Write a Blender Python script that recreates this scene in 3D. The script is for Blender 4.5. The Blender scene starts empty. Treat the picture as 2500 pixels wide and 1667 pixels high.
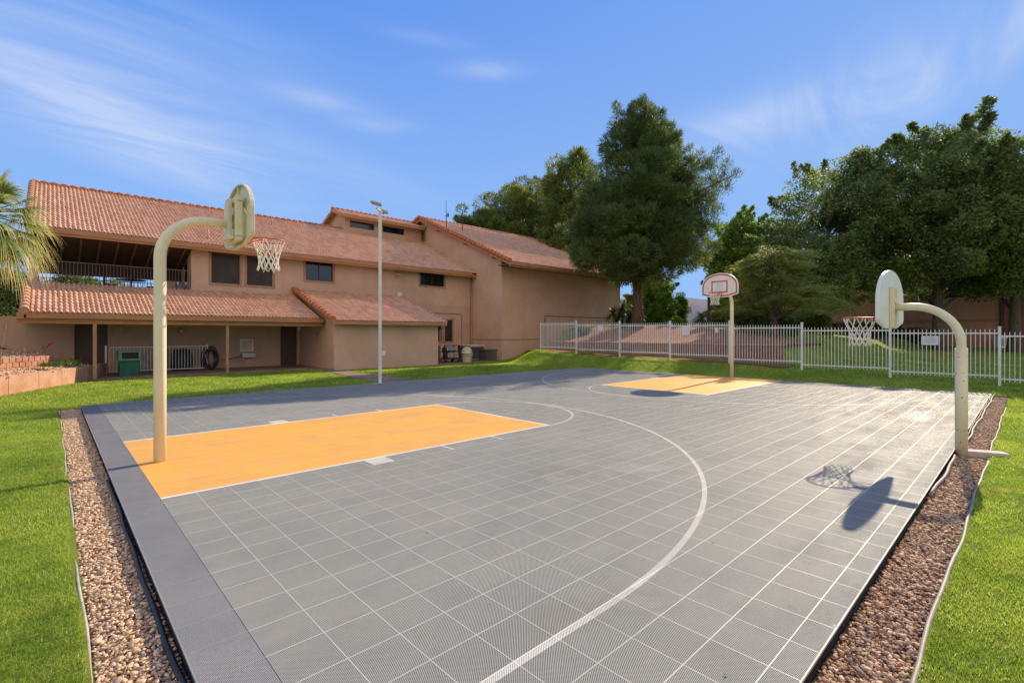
import bpy, math, random
import numpy as np
from mathutils import Vector
rng = np.random.default_rng(11); random.seed(11)
SC = bpy.context.scene; COL = SC.collection
PI = math.pi; R = math.radians
OFF = {}

# ---------------------------------------------------------------- objects
def tag(o, label=None, cat=None, group=None, kind=None):
    if label: o['label'] = label
    if cat: o['category'] = cat
    if group: o['group'] = group
    if kind: o['kind'] = kind
    return o
def empty(name, loc=(0, 0, 0), label=None, cat=None, group=None):
    o = bpy.data.objects.new(name, None); COL.objects.link(o); o.location = loc
    o.empty_display_size = .2
    OFF[o.name] = np.array(loc, float)
    return tag(o, label, cat, group)
def copy_tree(o, parent=None):
    c = o.copy(); COL.objects.link(c)
    if parent is not None: c.parent = parent
    for ch in list(o.children): copy_tree(ch, c)
    return c
def link(name, me, mat, parent):
    o = bpy.data.objects.new(name, me); COL.objects.link(o)
    if mat is not None: me.materials.append(mat)
    if parent is not None:
        o.parent = parent; OFF[o.name] = OFF[parent.name]
    else: OFF[o.name] = np.zeros(3)
    return o
def npmesh(name, V, F, mat, parent=None, smooth=False, rnd=None, fr=None):
    V = np.asarray(V, np.float32).reshape(-1, 3); F = np.asarray(F, np.int32)
    if parent is not None: V = V - OFF[parent.name].astype(np.float32)
    me = bpy.data.meshes.new(name); m, k = F.shape
    me.vertices.add(len(V)); me.vertices.foreach_set('co', V.ravel())
    me.loops.add(m * k); me.loops.foreach_set('vertex_index', F.ravel())
    me.polygons.add(m); me.polygons.foreach_set('loop_start', np.arange(m, dtype=np.int32) * k)
    if smooth: me.polygons.foreach_set('use_smooth', np.ones(m, bool))
    me.update(calc_edges=True)
    if rnd is not None:
        a = me.attributes.new('rnd', 'FLOAT', 'POINT'); a.data.foreach_set('value', np.asarray(rnd, np.float32))
    if fr is not None:
        a = me.attributes.new('rnd', 'FLOAT', 'FACE'); a.data.foreach_set('value', np.asarray(fr, np.float32))
    return link(name, me, mat, parent)
class MB:
    def __init__(s): s.v = []; s.f = []; s.sm = []
    def add(s, vs, fs, smooth=False):
        n = len(s.v); s.v += [tuple(v) for v in vs]
        for f in fs: s.f.append([i + n for i in f]); s.sm.append(smooth)
        return s
    def box(s, x0, y0, z0, x1, y1, z1):
        return s.add([(x0,y0,z0),(x1,y0,z0),(x1,y1,z0),(x0,y1,z0),(x0,y0,z1),(x1,y0,z1),(x1,y1,z1),(x0,y1,z1)],
            [(0,3,2,1),(4,5,6,7),(0,1,5,4),(1,2,6,5),(2,3,7,6),(3,0,4,7)])
    def bar(s, p, q, w, h, up=(0, 0, 1)):
        p = Vector(p); q = Vector(q); t = (q - p).normalized(); u = Vector(up)
        a = t.cross(u)
        if a.length < 1e-4: a = t.cross(Vector((1, 0, 0)))
        a.normalize(); b = a.cross(t).normalized(); a *= w / 2; b *= h / 2
        vs = [p - a - b, p + a - b, p + a + b, p - a + b, q - a - b, q + a - b, q + a + b, q - a + b]
        return s.add(vs, [(3,2,1,0),(4,5,6,7),(0,1,5,4),(1,2,6,5),(2,3,7,6),(3,0,4,7)])
    def tube(s, pts, r, n=8, cap=True, closed=False):
        P = [Vector(p) for p in pts]; m = len(P); rr = r if isinstance(r, (list, tuple)) else [r] * m
        vs = []; a = None
        for i, p in enumerate(P):
            if closed: t = P[(i + 1) % m] - P[i - 1]
            else: t = P[min(i + 1, m - 1)] - P[max(i - 1, 0)]
            t.normalize()
            if a is None:
                a = t.cross(Vector((0, 0, 1)))
                if a.length < 1e-3: a = t.cross(Vector((1, 0, 0)))
            a = (a - t * a.dot(t)).normalized(); b = t.cross(a)
            for k in range(n):
                th = 2 * PI * k / n; vs.append(p + (a * math.cos(th) + b * math.sin(th)) * rr[i])
        fs = []
        for i in range(m if closed else m - 1):
            j = (i + 1) % m
            for k in range(n):
                l = (k + 1) % n; fs.append((i*n+k, i*n+l, j*n+l, j*n+k))
        s.add(vs, fs, True)
        if cap and not closed: s.add(vs[:n], [list(range(n))[::-1]]); s.add(vs[-n:], [list(range(n))])
        return s
    def lathe(s, prof, c=(0, 0, 0), n=20):
        vs = []
        for r, z in prof:
            for k in range(n):
                th = 2 * PI * k / n; vs.append((c[0] + r*math.cos(th), c[1] + r*math.sin(th), c[2] + z))
        fs = [(i*n+k, i*n+(k+1)%n, (i+1)*n+(k+1)%n, (i+1)*n+k) for i in range(len(prof)-1) for k in range(n)]
        return s.add(vs, fs, True)
    def prism(s, poly, vec):
        n = len(poly); v = Vector(vec); P = [Vector(p) for p in poly]; Q = [p + v for p in P]
        s.add(P, [list(range(n))]); s.add(Q, [list(range(n))[::-1]])
        for i in range(n):
            j = (i + 1) % n; s.add([P[i], P[j], Q[j], Q[i]], [(3, 2, 1, 0)])
        return s
    def build(s, name, mat, parent=None, bevel=0, seg=2):
        me = bpy.data.meshes.new(name); off = OFF[parent.name] if parent is not None else np.zeros(3)
        V = np.asarray([tuple(v) for v in s.v], float) - off
        me.from_pydata(V.tolist(), [], s.f); me.update()
        me.polygons.foreach_set('use_smooth', s.sm)
        import bmesh
        b = bmesh.new(); b.from_mesh(me); bmesh.ops.remove_doubles(b, verts=b.verts, dist=1e-5)
        bmesh.ops.recalc_face_normals(b, faces=b.faces); b.to_mesh(me); b.free()
        o = link(name, me, mat, parent)
        if bevel:
            md = o.modifiers.new('Bevel', 'BEVEL'); md.width = bevel; md.segments = seg; md.limit_method = 'ANGLE'
        return o

# ---------------------------------------------------------------- materials
class X:
    nt = None
    def __init__(s, sock): s.s = sock
    @staticmethod
    def op(name, *a):
        n = X.nt.nodes.new('ShaderNodeMath'); n.operation = name
        for i, v in enumerate(a):
            if isinstance(v, X): X.nt.links.new(v.s, n.inputs[i])
            else: n.inputs[i].default_value = v
        return X(n.outputs[0])
    def __add__(a, b): return X.op('ADD', a, b)
    __radd__ = __add__
    def __sub__(a, b): return X.op('SUBTRACT', a, b)
    def __rsub__(a, b): return X.op('SUBTRACT', b, a)
    def __mul__(a, b): return X.op('MULTIPLY', a, b)
    __rmul__ = __mul__
    def __truediv__(a, b): return X.op('DIVIDE', a, b)
    def abs(a): return X.op('ABSOLUTE', a)
    def lt(a, b): return X.op('LESS_THAN', a, b)
    def gt(a, b): return X.op('GREATER_THAN', a, b)
    def max(a, b): return X.op('MAXIMUM', a, b)
    def min(a, b): return X.op('MINIMUM', a, b)
    def sqrt(a): return X.op('SQRT', a)
    def pow(a, b): return X.op('POWER', a, b)
    def frac(a): return X.op('FRACT', a)
    def ramp(a, lo, hi, t0=0., t1=1.):
        n = X.nt.nodes.new('ShaderNodeMapRange'); n.interpolation_type = 'SMOOTHSTEP'
        X.nt.links.new(a.s, n.inputs[0])
        for i, v in enumerate((lo, hi, t0, t1)): n.inputs[i + 1].default_value = v
        return X(n.outputs[0])
def mixc(nt, fac, a, b, mode='MIX'):
    n = nt.nodes.new('ShaderNodeMix'); n.data_type = 'RGBA'; n.blend_type = mode
    for i, v in ((0, fac), (6, a), (7, b)):
        if isinstance(v, X): nt.links.new(v.s, n.inputs[i])
        elif hasattr(v, 'is_linked'): nt.links.new(v, n.inputs[i])
        elif i == 0: n.inputs[0].default_value = v
        else: n.inputs[i].default_value = (*v, 1)
    return n.outputs[2]
def newmat(name):
    m = bpy.data.materials.new(name); m.use_nodes = True; nt = m.node_tree; X.nt = nt
    return m, nt, nt.nodes['Principled BSDF']
def noise(nt, scale, detail=4, rough=.55, vec=None, stretch=None, coord='Object'):
    tc = nt.nodes.new('ShaderNodeTexCoord'); n = nt.nodes.new('ShaderNodeTexNoise')
    n.inputs['Scale'].default_value = scale; n.inputs['Detail'].default_value = detail; n.inputs['Roughness'].default_value = rough
    src = vec if vec is not None else tc.outputs[coord]
    if stretch:
        mp = nt.nodes.new('ShaderNodeMapping'); mp.inputs['Scale'].default_value = stretch
        nt.links.new(src, mp.inputs[0]); src = mp.outputs[0]
    nt.links.new(src, n.inputs['Vector'])
    return X(n.outputs[0])
def attr(nt, name='rnd'):
    n = nt.nodes.new('ShaderNodeAttribute'); n.attribute_name = name
    return X(n.outputs['Fac'])
def bump(nt, b, h, strength, dist=.01):
    n = nt.nodes.new('ShaderNodeBump'); n.inputs['Strength'].default_value = strength; n.inputs['Distance'].default_value = dist
    nt.links.new(h.s, n.inputs['Height']); nt.links.new(n.outputs[0], b.inputs['Normal'])
def mat(name, c, rough=.6, var=.25, scale=2., c2=None, bmp=0, bscale=80, spec=.3, metal=0, fine=0, stretch=None):
    m, nt, b = newmat(name)
    c2 = c2 or tuple(x * (1 - var) for x in c)
    f = noise(nt, scale, 5, .6, stretch=stretch).ramp(.35, .65)
    col = mixc(nt, f, c, c2)
    if fine:
        col = mixc(nt, noise(nt, bscale, 3).ramp(.3, .7, 0, fine), col, tuple(x * .5 for x in c))
    nt.links.new(col, b.inputs['Base Color'])
    b.inputs['Roughness'].default_value = rough; b.inputs['Specular IOR Level'].default_value = spec; b.inputs['Metallic'].default_value = metal
    if bmp: bump(nt, b, noise(nt, bscale, 4, .6), bmp)
    return m
def leafmat(name, dark, light, trans=.35, rough=.5, extra=None, dry=False):
    m, nt, b = newmat(name)
    a = attr(nt)
    col = mixc(nt, a.ramp(.1, .95), dark, light)
    if dry:   # thin dry patches and lusher ones
        col = mixc(nt, noise(nt, 1.1, 4, .65).ramp(.52, .72, 0, .55), col, (.46, .40, .12)); col = mixc(nt, noise(nt, 2.3, 3, .6).ramp(.55, .7, 0, .45), col, (.10, .20, .03))
    if extra: col = mixc(nt, a.gt(extra[0]), col, extra[1])
    nt.links.new(col, b.inputs['Base Color']); b.inputs['Roughness'].default_value = rough; b.inputs['Specular IOR Level'].default_value = .2
    t = nt.nodes.new('ShaderNodeBsdfTranslucent')
    hs = nt.nodes.new('ShaderNodeHueSaturation'); hs.inputs['Saturation'].default_value = 1.1; hs.inputs['Value'].default_value = 1.7
    nt.links.new(col, hs.inputs['Color']); nt.links.new(hs.outputs[0], t.inputs[0])
    mx = nt.nodes.new('ShaderNodeMixShader'); mx.inputs[0].default_value = trans
    nt.links.new(b.outputs[0], mx.inputs[1]); nt.links.new(t.outputs[0], mx.inputs[2])
    nt.links.new(mx.outputs[0], nt.nodes['Material Output'].inputs[0])
    return m

M = {}
def stucco(name, c):
    m, nt, b = newmat(name)
    col = mixc(nt, noise(nt, .6, 5, .65).ramp(.35, .65), c, tuple(x * .86 for x in c))
    col = mixc(nt, noise(nt, 1.1, 5, .7, stretch=(2.2, 2.2, .16)).ramp(.52, .78, 0, .38), col, (c[0]*.74, c[1]*.72, c[2]*.72))
    col = mixc(nt, noise(nt, 2.6, 6, .75).ramp(.60, .74, 0, .35), col, (min(c[0]*1.2, .8), c[1]*1.22, c[2]*1.3))
    col = mixc(nt, noise(nt, 60, 4, .7).ramp(.35, .75, 0, .22), col, tuple(x * .5 for x in c))
    nt.links.new(col, b.inputs['Base Color']); b.inputs['Roughness'].default_value = .92; b.inputs['Specular IOR Level'].default_value = .1
    h = noise(nt, 34, 5, .7) + noise(nt, 3.5, 3, .6) * .8; bump(nt, b, h, .8, .012); return m
M['stucco'] = stucco('stucco', (.70, .44, .315))
M['stucco_low'] = stucco('stucco_low', (.65, .40, .28))
M['stucco_apt'] = stucco('stucco_apt', (.72, .33, .20))
M['trim'] = mat('trim_paint', (.46, .25, .155), .6, .2, 3, bmp=.1, bscale=40)
M['fascia'] = mat('fascia_paint', (.52, .235, .115), .55, .2, 1.2, stretch=(1, 1, 6))
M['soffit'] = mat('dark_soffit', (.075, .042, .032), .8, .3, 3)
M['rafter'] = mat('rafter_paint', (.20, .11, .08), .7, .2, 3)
M['door'] = mat('door_paint', (.14, .075, .05), .5, .15, 3)
M['concrete'] = mat('concrete', (.42, .30, .23), .85, .25, 1.5, bmp=.3, bscale=60, fine=.2)
M['patio'] = mat('patio_concrete', (.30, .19, .145), .8, .25, 1.2, bmp=.2, bscale=60)
M['retwall'] = mat('retaining_concrete', (.56, .33, .23), .9, .3, 1.6, c2=(.46, .22, .13), bmp=.5, bscale=30, fine=.2)
M['frame'] = mat('bronze_frame', (.05, .035, .03), .4, .2, 4, spec=.5)
M['screen'] = mat('window_screen', (.075, .055, .045), .55, .35, 1.5, stretch=(1, 1, .4))
M['iron'] = mat('iron_rail', (.17, .10, .075), .5, .2, 5)
M['iron_dark'] = mat('dark_iron_rail', (.035, .025, .022), .5, .2, 5)
M['white'] = mat('white_paint', (.78, .76, .73), .45, .12, 3, spec=.4)
def cream():
    m, nt, b = newmat('cream_paint')
    col = mixc(nt, noise(nt, 1.5, 5).ramp(.35, .65), (.78, .71, .52), (.71, .64, .45))
    col = mixc(nt, noise(nt, 5, 5, .7, stretch=(3, 3, .2)).ramp(.60, .74, 0, .45), col, (.50, .40, .24))
    col = mixc(nt, noise(nt, 26, 4, .7).ramp(.66, .72, 0, .7), col, (.30, .20, .12))
    nt.links.new(col, b.inputs['Base Color']); b.inputs['Roughness'].default_value = .48; b.inputs['Specular IOR Level'].default_value = .4
    bump(nt, b, noise(nt, 60, 4), .08); return m
M['cream'] = cream()
M['board'] = mat('board_enamel', (.82, .81, .77), .35, .1, 4, spec=.5)
M['boardback'] = mat('board_back_enamel', (.74, .68, .47), .45, .14, 3, spec=.4)
M['red'] = mat('red_paint', (.66, .10, .05), .45, .2, 8, spec=.4)
M['rim'] = mat('rim_paint', (.55, .085, .04), .4, .3, 12, spec=.5)
M['net'] = mat('net_cord', (.82, .80, .74), .8, .1, 20)
def spotted():
    m, nt, b = newmat('cream_paint_rust_specks')
    tc = nt.nodes.new('ShaderNodeTexCoord'); v = nt.nodes.new('ShaderNodeTexVoronoi'); v.inputs['Scale'].default_value = 17
    nt.links.new(tc.outputs['Object'], v.inputs['Vector']); sp = nt.nodes.new('ShaderNodeSeparateColor'); nt.links.new(v.outputs['Color'], sp.inputs[0])
    d = X(v.outputs['Distance']); spot = d.lt(.14) * X(sp.outputs[0]).gt(.25)
    col = mixc(nt, noise(nt, 1.5, 5).ramp(.35, .65), (.80, .70, .46), (.72, .62, .39)); col = mixc(nt, (d.lt(.2) * X(sp.outputs[0]).gt(.7)) * .5, col, (.45, .28, .14)); col = mixc(nt, spot, col, (.09, .05, .03))
    nt.links.new(col, b.inputs['Base Color']); b.inputs['Roughness'].default_value = .42; return m
M['cream_spotted'] = spotted()
M['rust'] = mat('rust_spot', (.10, .055, .03), .8, .3, 20)
M['galv'] = mat('galvanised_steel', (.66, .63, .56), .45, .12, 3); M['pole'] = mat('pale_pole_paint', (.80, .76, .66), .45, .1, 3)
M['lampgrey'] = mat('lamp_housing', (.38, .35, .30), .5, .15, 4)
M['lens'] = mat('lamp_lens', (.55, .50, .40), .15, .1, 6, spec=.6)
M['bin'] = mat('green_plastic', (.02, .12, .075), .4, .2, 3)
M['binlid'] = mat('pale_green_plastic', (.13, .26, .20), .45, .2, 3)
M['black'] = mat('black_plastic', (.018, .018, .02), .4, .3, 6, spec=.4)
M['hosegrey'] = mat('grey_tubing', (.33, .30, .26), .6, .3, 6)
M['edging'] = mat('plastic_edging', (.46, .43, .38), .6, .3, 8)
M['block'] = mat('pale_block', (.62, .54, .48), .85, .25, 10, bmp=.4, bscale=30)
M['brick'] = mat('red_block', (.36, .15, .085), .9, .4, 3, c2=(.22, .09, .06), bmp=.8, bscale=14, fine=.3)
M['mulch'] = mat('mulch', (.36, .15, .09), .95, .4, 5, c2=(.20, .075, .048), bmp=1, bscale=25, fine=.5)
M['soil'] = mat('planter_gravel', (.55, .36, .23), .95, .4, 18, c2=(.30, .19, .12), bmp=1, bscale=60, fine=.6)
M['bark'] = mat('bark', (.16, .095, .065), .95, .4, 5, c2=(.07, .045, .035), bmp=1, bscale=12, stretch=(3, 3, .6))
M['bark_grey'] = mat('grey_bark', (.15, .12, .10), .95, .4, 5, c2=(.08, .065, .055), bmp=1, bscale=12, stretch=(3, 3, .6))
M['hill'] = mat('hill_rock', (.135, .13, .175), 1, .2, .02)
M['filter'] = mat('cream_plastic', (.66, .53, .34), .4, .15, 3)
M['ac'] = mat('ac_grey', (.36, .36, .33), .5, .2, 3)
M['green_metal'] = mat('green_metal', (.10, .13, .10), .5, .2, 3)
M['brown_metal'] = mat('rust_brown_metal', (.12, .07, .05), .5, .2, 3)
M['wood_post'] = mat('weathered_post', (.12, .075, .05), .8, .3, 4)
M['brown_wall'] = mat('brown_wall', (.25, .16, .12), .9, .2, .6)
M['lettering'] = mat('faded_red_ink', (.60, .22, .18), .6, .2, 30)
M['ink'] = mat('grey_ink', (.42, .43, .46), .6, .2, 30)
M['sign'] = mat('sign_white', (.72, .73, .76), .5, .08, 8)
M['tubdark'] = mat('dark_tarp', (.03, .03, .035), .6, .3, 3)
M['steel'] = mat('stainless', (.45, .45, .47), .3, .2, 4, metal=.7)
M['slab'] = mat('court_base', (.02, .02, .02), .9, .3, 5)
M['flower'] = mat('red_flower', (.65, .10, .09), .6, .2, 20)
M['stalk'] = mat('plant_stalk', (.35, .22, .13), .8, .2, 8)
def glassmat():
    m, nt, b = newmat('window_glass')
    b.inputs['Base Color'].default_value = (.012, .016, .02, 1); b.inputs['Roughness'].default_value = .04
    b.inputs['Specular IOR Level'].default_value = .8
    bump(nt, b, noise(nt, 1.2, 2), .03, .05); return m
M['glass'] = glassmat()
def tilemat():
    m, nt, b = newmat('clay_tile')
    a = attr(nt)
    col = mixc(nt, a.ramp(0, 1), (.52, .285, .18), (.65, .385, .26))
    col = mixc(nt, noise(nt, .9, 5, .65).ramp(.5, .78, 0, .16), col, (.66, .48, .37))
    col = mixc(nt, noise(nt, 14, 4, .7).ramp(.6, .85, 0, .15), col, (.30, .14, .09))
    nt.links.new(col, b.inputs['Base Color']); b.inputs['Roughness'].default_value = .75; b.inputs['Specular IOR Level'].default_value = .25
    bump(nt, b, noise(nt, 40, 3), .15); return m
M['tile'] = tilemat()
def verge():
    m, nt, b = newmat('verge_tile')
    col = mixc(nt, noise(nt, 2.2, 3).ramp(.3, .7), (.55, .19, .075), (.40, .13, .065))
    nt.links.new(col, b.inputs['Base Color']); b.inputs['Roughness'].default_value = .8; return m
M['verge'] = verge()
M['grass'] = leafmat('grass_blade', (.13, .215, .032), (.42, .50, .10), .48, .5, (.985, (.62, .62, .45)), True)
M['pine'] = leafmat('pine_needle', (.042, .070, .026), (.175, .225, .072), .4)
M['pine_sunny'] = leafmat('pine_needle_sunny', (.06, .088, .024), (.26, .29, .078), .42)
M['mulberry'] = leafmat('dark_leaf', (.072, .098, .040), (.235, .29, .098), .46)
M['bright'] = leafmat('bright_leaf', (.075, .135, .024), (.26, .35, .065), .42)
M['olive'] = leafmat('olive_leaf', (.06, .085, .02), (.20, .24, .06), .35)
M['cedar'] = leafmat('cedar_leaf', (.12, .15, .045), (.33, .35, .10), .45)
M['shrub'] = leafmat('shrub_leaf', (.04, .08, .02), (.15, .23, .05), .35)
M['yucca'] = leafmat('yucca_leaf', (.02, .04, .014), (.08, .12, .035), .2)
M['palm'] = leafmat('palm_leaf', (.10, .155, .03), (.47, .49, .20), .4, .45, (.80, (.72, .52, .26)))
M['planter_plant'] = leafmat('planter_leaf', (.08, .14, .03), (.26, .36, .08), .35)
def gravelmat(n, c1, c2, c3):
    m, nt, b = newmat(n)
    a = attr(nt); col = mixc(nt, a.ramp(0, .6), c1, c2); col = mixc(nt, a.gt(.86), col, c3)
    col = mixc(nt, noise(nt, 60, 4, .7).ramp(.4, .75, 0, .5), col, tuple(x * .55 for x in c1))
    nt.links.new(col, b.inputs['Base Color']); b.inputs['Roughness'].default_value = .85; b.inputs['Specular IOR Level'].default_value = .25
    bump(nt, b, noise(nt, 90, 3), .3, .005); return m
M['gravel'] = gravelmat('tan_gravel', (.46, .295, .175), (.75, .54, .36), (.36, .29, .24))
M['planter_stone'] = gravelmat('planter_stone', (.62, .38, .22), (.82, .57, .37), (.45, .30, .22))
M['gravel_brown'] = gravelmat('brown_gravel', (.38, .225, .135), (.66, .46, .31), (.20, .15, .125))
def lawnmat():
    m, nt, b = newmat('lawn_ground')
    f = noise(nt, .45, 6, .65).ramp(.35, .68); g = noise(nt, 9, 6, .75).ramp(.3, .72)
    col = mixc(nt, f, (.21, .30, .032), (.37, .41, .065)); col = mixc(nt, g, col, (.14, .20, .024))
    nt.links.new(col, b.inputs['Base Color']); b.inputs['Roughness'].default_value = .9; b.inputs['Specular IOR Level'].default_value = .1
    bump(nt, b, noise(nt, 30, 5, .8), 1., .05); return m
M['lawn'] = lawnmat()

def courtmat(name='court_tile', dim=1., lift=0):
    m, nt, b = newmat(name)
    tc = nt.nodes.new('ShaderNodeTexCoord'); sp = nt.nodes.new('ShaderNodeSeparateXYZ'); nt.links.new(tc.outputs['Object'], sp.inputs[0])
    x = X(sp.outputs[0]); y = X(sp.outputs[1])
    yc = 7.93; dy = (y - yc).abs(); hw = .025
    def rect(x0, x1, h): return x.gt(x0) * x.lt(x1) * dy.lt(h)
    def ring(cx, r): return ((((x - cx) * (x - cx)) + ((y - yc) * (y - yc))).sqrt() - r).abs().lt(hw)
    key = rect(.82, 6.73, 1.83).max(rect(13.21, 19.3, 1.83))
    keyin = rect(.82, 6.68, 1.78).max(rect(13.26, 19.3, 1.78))
    line = key - keyin
    line = line.max(ring(6.705, 1.83) * x.gt(6.7)).max(ring(13.235, 1.83) * x.lt(13.24))
    line = line.max(ring(2.48, 6.12) * x.gt(2.48)).max(ring(17.41, 6.12) * x.lt(17.41))
    line = line.max((dy - 6.12).abs().lt(hw) * (x.gt(.82) * x.lt(2.5)).max(x.gt(17.4) * x.lt(19.2)))
    for xa, w, h in ((3.035, .305, .30), (4.27, .05, .30), (5.26, .05, .30)):
        for x0 in (xa, 20.0 - xa - w): line = line.max(x.gt(x0) * x.lt(x0 + w) * dy.gt(1.80) * dy.lt(1.83 + h))
    # plastic colour: moulded grey / orange, dust and rubbed wear
    wear = noise(nt, .55, 6, .7, stretch=(1, 1.5, 1)).ramp(.35, .7)
    grey = mixc(nt, wear, (.298, .306, .28), (.35, .352, .318))
    dirt = noise(nt, 1.8, 5, .75, stretch=(.5, 2.2, 1)).ramp(.5, .78)
    grey = mixc(nt, dirt * .4, grey, (.44, .40, .35))
    orange = mixc(nt, wear, (.82, .405, .06), (.76, .39, .085))
    wht = mixc(nt, wear, (.78, .76, .70), (.66, .63, .56))
    col = mixc(nt, keyin, grey, orange); col = mixc(nt, line, col, wht)
    tid = nt.nodes.new('ShaderNodeTexWhiteNoise'); tid.noise_dimensions = '2D'
    cmb = nt.nodes.new('ShaderNodeCombineXYZ')
    nt.links.new(X.op('FLOOR', (x - .8207) / .3048).s, cmb.inputs[0]); nt.links.new(X.op('FLOOR', (y - 15.29) / .3048).s, cmb.inputs[1])
    nt.links.new(cmb.outputs[0], tid.inputs['Vector'])
    col = mixc(nt, X(tid.outputs['Value']) * .17, col, (.17, .17, .165))
    # foot scuffs, dried puddles and blown dust
    scf = noise(nt, 7, 5, .8, stretch=(1, .25, 1)).ramp(.62, .72); scf2 = noise(nt, 6, 5, .8, stretch=(.22, 1.2, 1)).ramp(.63, .72)
    col = mixc(nt, scf.max(scf2) * noise(nt, .8, 3).ramp(.45, .65) * .20, col, (.16, .15, .14))
    pud = noise(nt, .42, 5, .62).ramp(.60, .66); rim = noise(nt, .42, 5, .62).ramp(.56, .60) - pud
    col = mixc(nt, pud * (1 - keyin) * .20, col, (.58, .54, .47)); col = mixc(nt, rim * (1 - keyin) * .20, col, (.24, .20, .16))
    wp = ((x - 13.1) * (x - 13.1) * .35 + (y - 1.55) * (y - 1.55) * 3.0).sqrt() + noise(nt, 3, 4) * .6
    col = mixc(nt, wp.ramp(1.05, .45) * .5, col, (.78, .76, .72)); col = mixc(nt, wp.ramp(1.5, 1.05) * wp.ramp(.8, 1.0) * .35, col, (.38, .27, .19))
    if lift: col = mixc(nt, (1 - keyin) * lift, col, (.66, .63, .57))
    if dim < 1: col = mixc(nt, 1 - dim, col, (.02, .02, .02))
    nt.links.new(col, b.inputs['Base Color'])
    rf = noise(nt, 1.1, 5, .7, stretch=(1, 2, 1)).ramp(.3, .75, .45, .68)
    nt.links.new(rf.s, b.inputs['Roughness']); b.inputs['Specular IOR Level'].default_value = .3
    return m
M['court'] = courtmat(); M['court_groove'] = courtmat('shade_tinted_groove', .20); M['court_seam'] = courtmat('light_tinted_seam', 1., .38)  # rib sides darkened as painted hole shade; seams lightened as edges catching sun
M['border'] = mat('border_tile', (.225, .235, .255), .45, .2, 1.5, c2=(.27, .27, .275), spec=.4); M['border_groove'] = mat('border_groove', (.03, .03, .035), .6)  # border rib sides get the same painted groove shade
M['seam'] = mat('tile_seam', (.46, .46, .44), .45, .2, 4, spec=.4)

# ================================================================ the setting
def ss(a, b, t): t = np.clip((t - a) / (b - a), 0, 1); return t * t * (3 - 2 * t)
GY = [-40, -8, .67, 3.4, 6.18, 8.85, 11.8, 14.65, 17.5, 20.3, 30, 60]
GZ = [-.1, -.02, .05, .13, .26, .37, .46, .47, .55, .66, .75, .8]
def zf(x, y):
    """Height of the lawn: flat round the court, rising to the fence and the bank beyond it."""
    x = np.asarray(x, float); y = np.asarray(y, float)
    g = np.interp(y, GY, GZ)
    k = ss(20.4, 23.8, y)
    t = ss(19.28 + 1.7 * k, 21.5 + 5.5 * k, x)
    z = -.05 + (g + .05) * t
    far = np.clip(x - 21.5, 0, 45)
    right = g + .010 * far
    T = np.interp(y, [6, 8, 12, 14, 17.5, 60], [.55, 1.2, 1.75, 2.0, 2.15, 2.2])
    bank = np.where(x < 23.6, g, 1.13 + (T - 1.13) * ss(23.8, 29.5, x))
    e = ss(6.6, 7.7, y)
    z2 = right * (1 - e) + bank * e
    z = np.where(x > 21.5, z2 * (1 - k) + k * np.where(x < 27.5, z, z2), z)
    low = (x > .165) & (x < 19.24) & (y > .43) & (y < 15.27)
    return np.where(low, -.13, z)
def axis(*seg): return np.unique(np.round(np.concatenate(seg), 4))
xs = axis([-2600, -1200, -500, -200, -100], np.arange(-60, -2, 4), np.arange(-2, 0, .5), [.0, .15, .18, .5], np.arange(1, 19.1, 1),
          [19.22, 19.26], np.arange(19.4, 23.5, .3), [23.56, 23.84], np.arange(24, 32, .5), np.arange(32, 140, 4), [200, 500, 1200, 2600])
ys = axis([-2600, -1200, -500, -200, -100], np.arange(-60, 0, 4), [.0, .2, .415, .445], np.arange(1, 15, 1), [15.25, 15.29], np.arange(15.4, 30, .4),
          np.arange(30, 140, 5), [200, 500, 1200, 2600])
GX, GYY = np.meshgrid(xs, ys); n = len(xs)
V = np.stack([GX, GYY, zf(GX, GYY)], -1).reshape(-1, 3)
I, J = np.meshgrid(np.arange(n - 1), np.arange(len(ys) - 1)); q = (J * n + I).ravel()
lawn = npmesh('lawn', V, np.stack([q, q + 1, q + n + 1, q + n], 1), M['lawn'], smooth=True)
tag(lawn, kind='structure')

# ---- sport court: snap-together perforated tiles on a dark base
X0, X1, Y0, Y1 = .517, 19.2, .767, 15.29
TX, TY, YB = (X1 - .8207) / 60, .305, 6.10
def unit_segments(pitch=.0415):
    """Rib ends of one tile in tile units, both diagonals."""
    out = []; c = -1 + pitch / 2
    while c < 1:
        a, b = max(0, -c), min(1, 1 - c)
        if b - a > .02: out.append((a, a + c, b, b + c, 0))
        c += pitch
    c = pitch / 2
    while c < 2:
        a, b = max(0, c - 1), min(1, c)
        if b - a > .02: out.append((a, c - a, b, c - b, 1))
        c += pitch
    return np.array(out)
SEG, RW = unit_segments(), .0150
def clipped(u0, u1, v0, v1):
    """The ribs of a tile cut off at the court's edge or at a lane."""
    out = []
    for a, b, c, d, k in SEG:
        t0, t1 = 0., 1.
        for s, e, lo, hi in ((a, c, u0, u1), (b, d, v0, v1)):
            q0, q1 = (lo - s) / (e - s), (hi - s) / (e - s); t0 = max(t0, min(q0, q1)); t1 = min(t1, max(q0, q1))
        if t1 - t0 > .02: out.append((a + (c - a)*t0, b + (d - b)*t0, a + (c - a)*t1, b + (d - b)*t1, k))
    return np.array(out)
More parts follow.
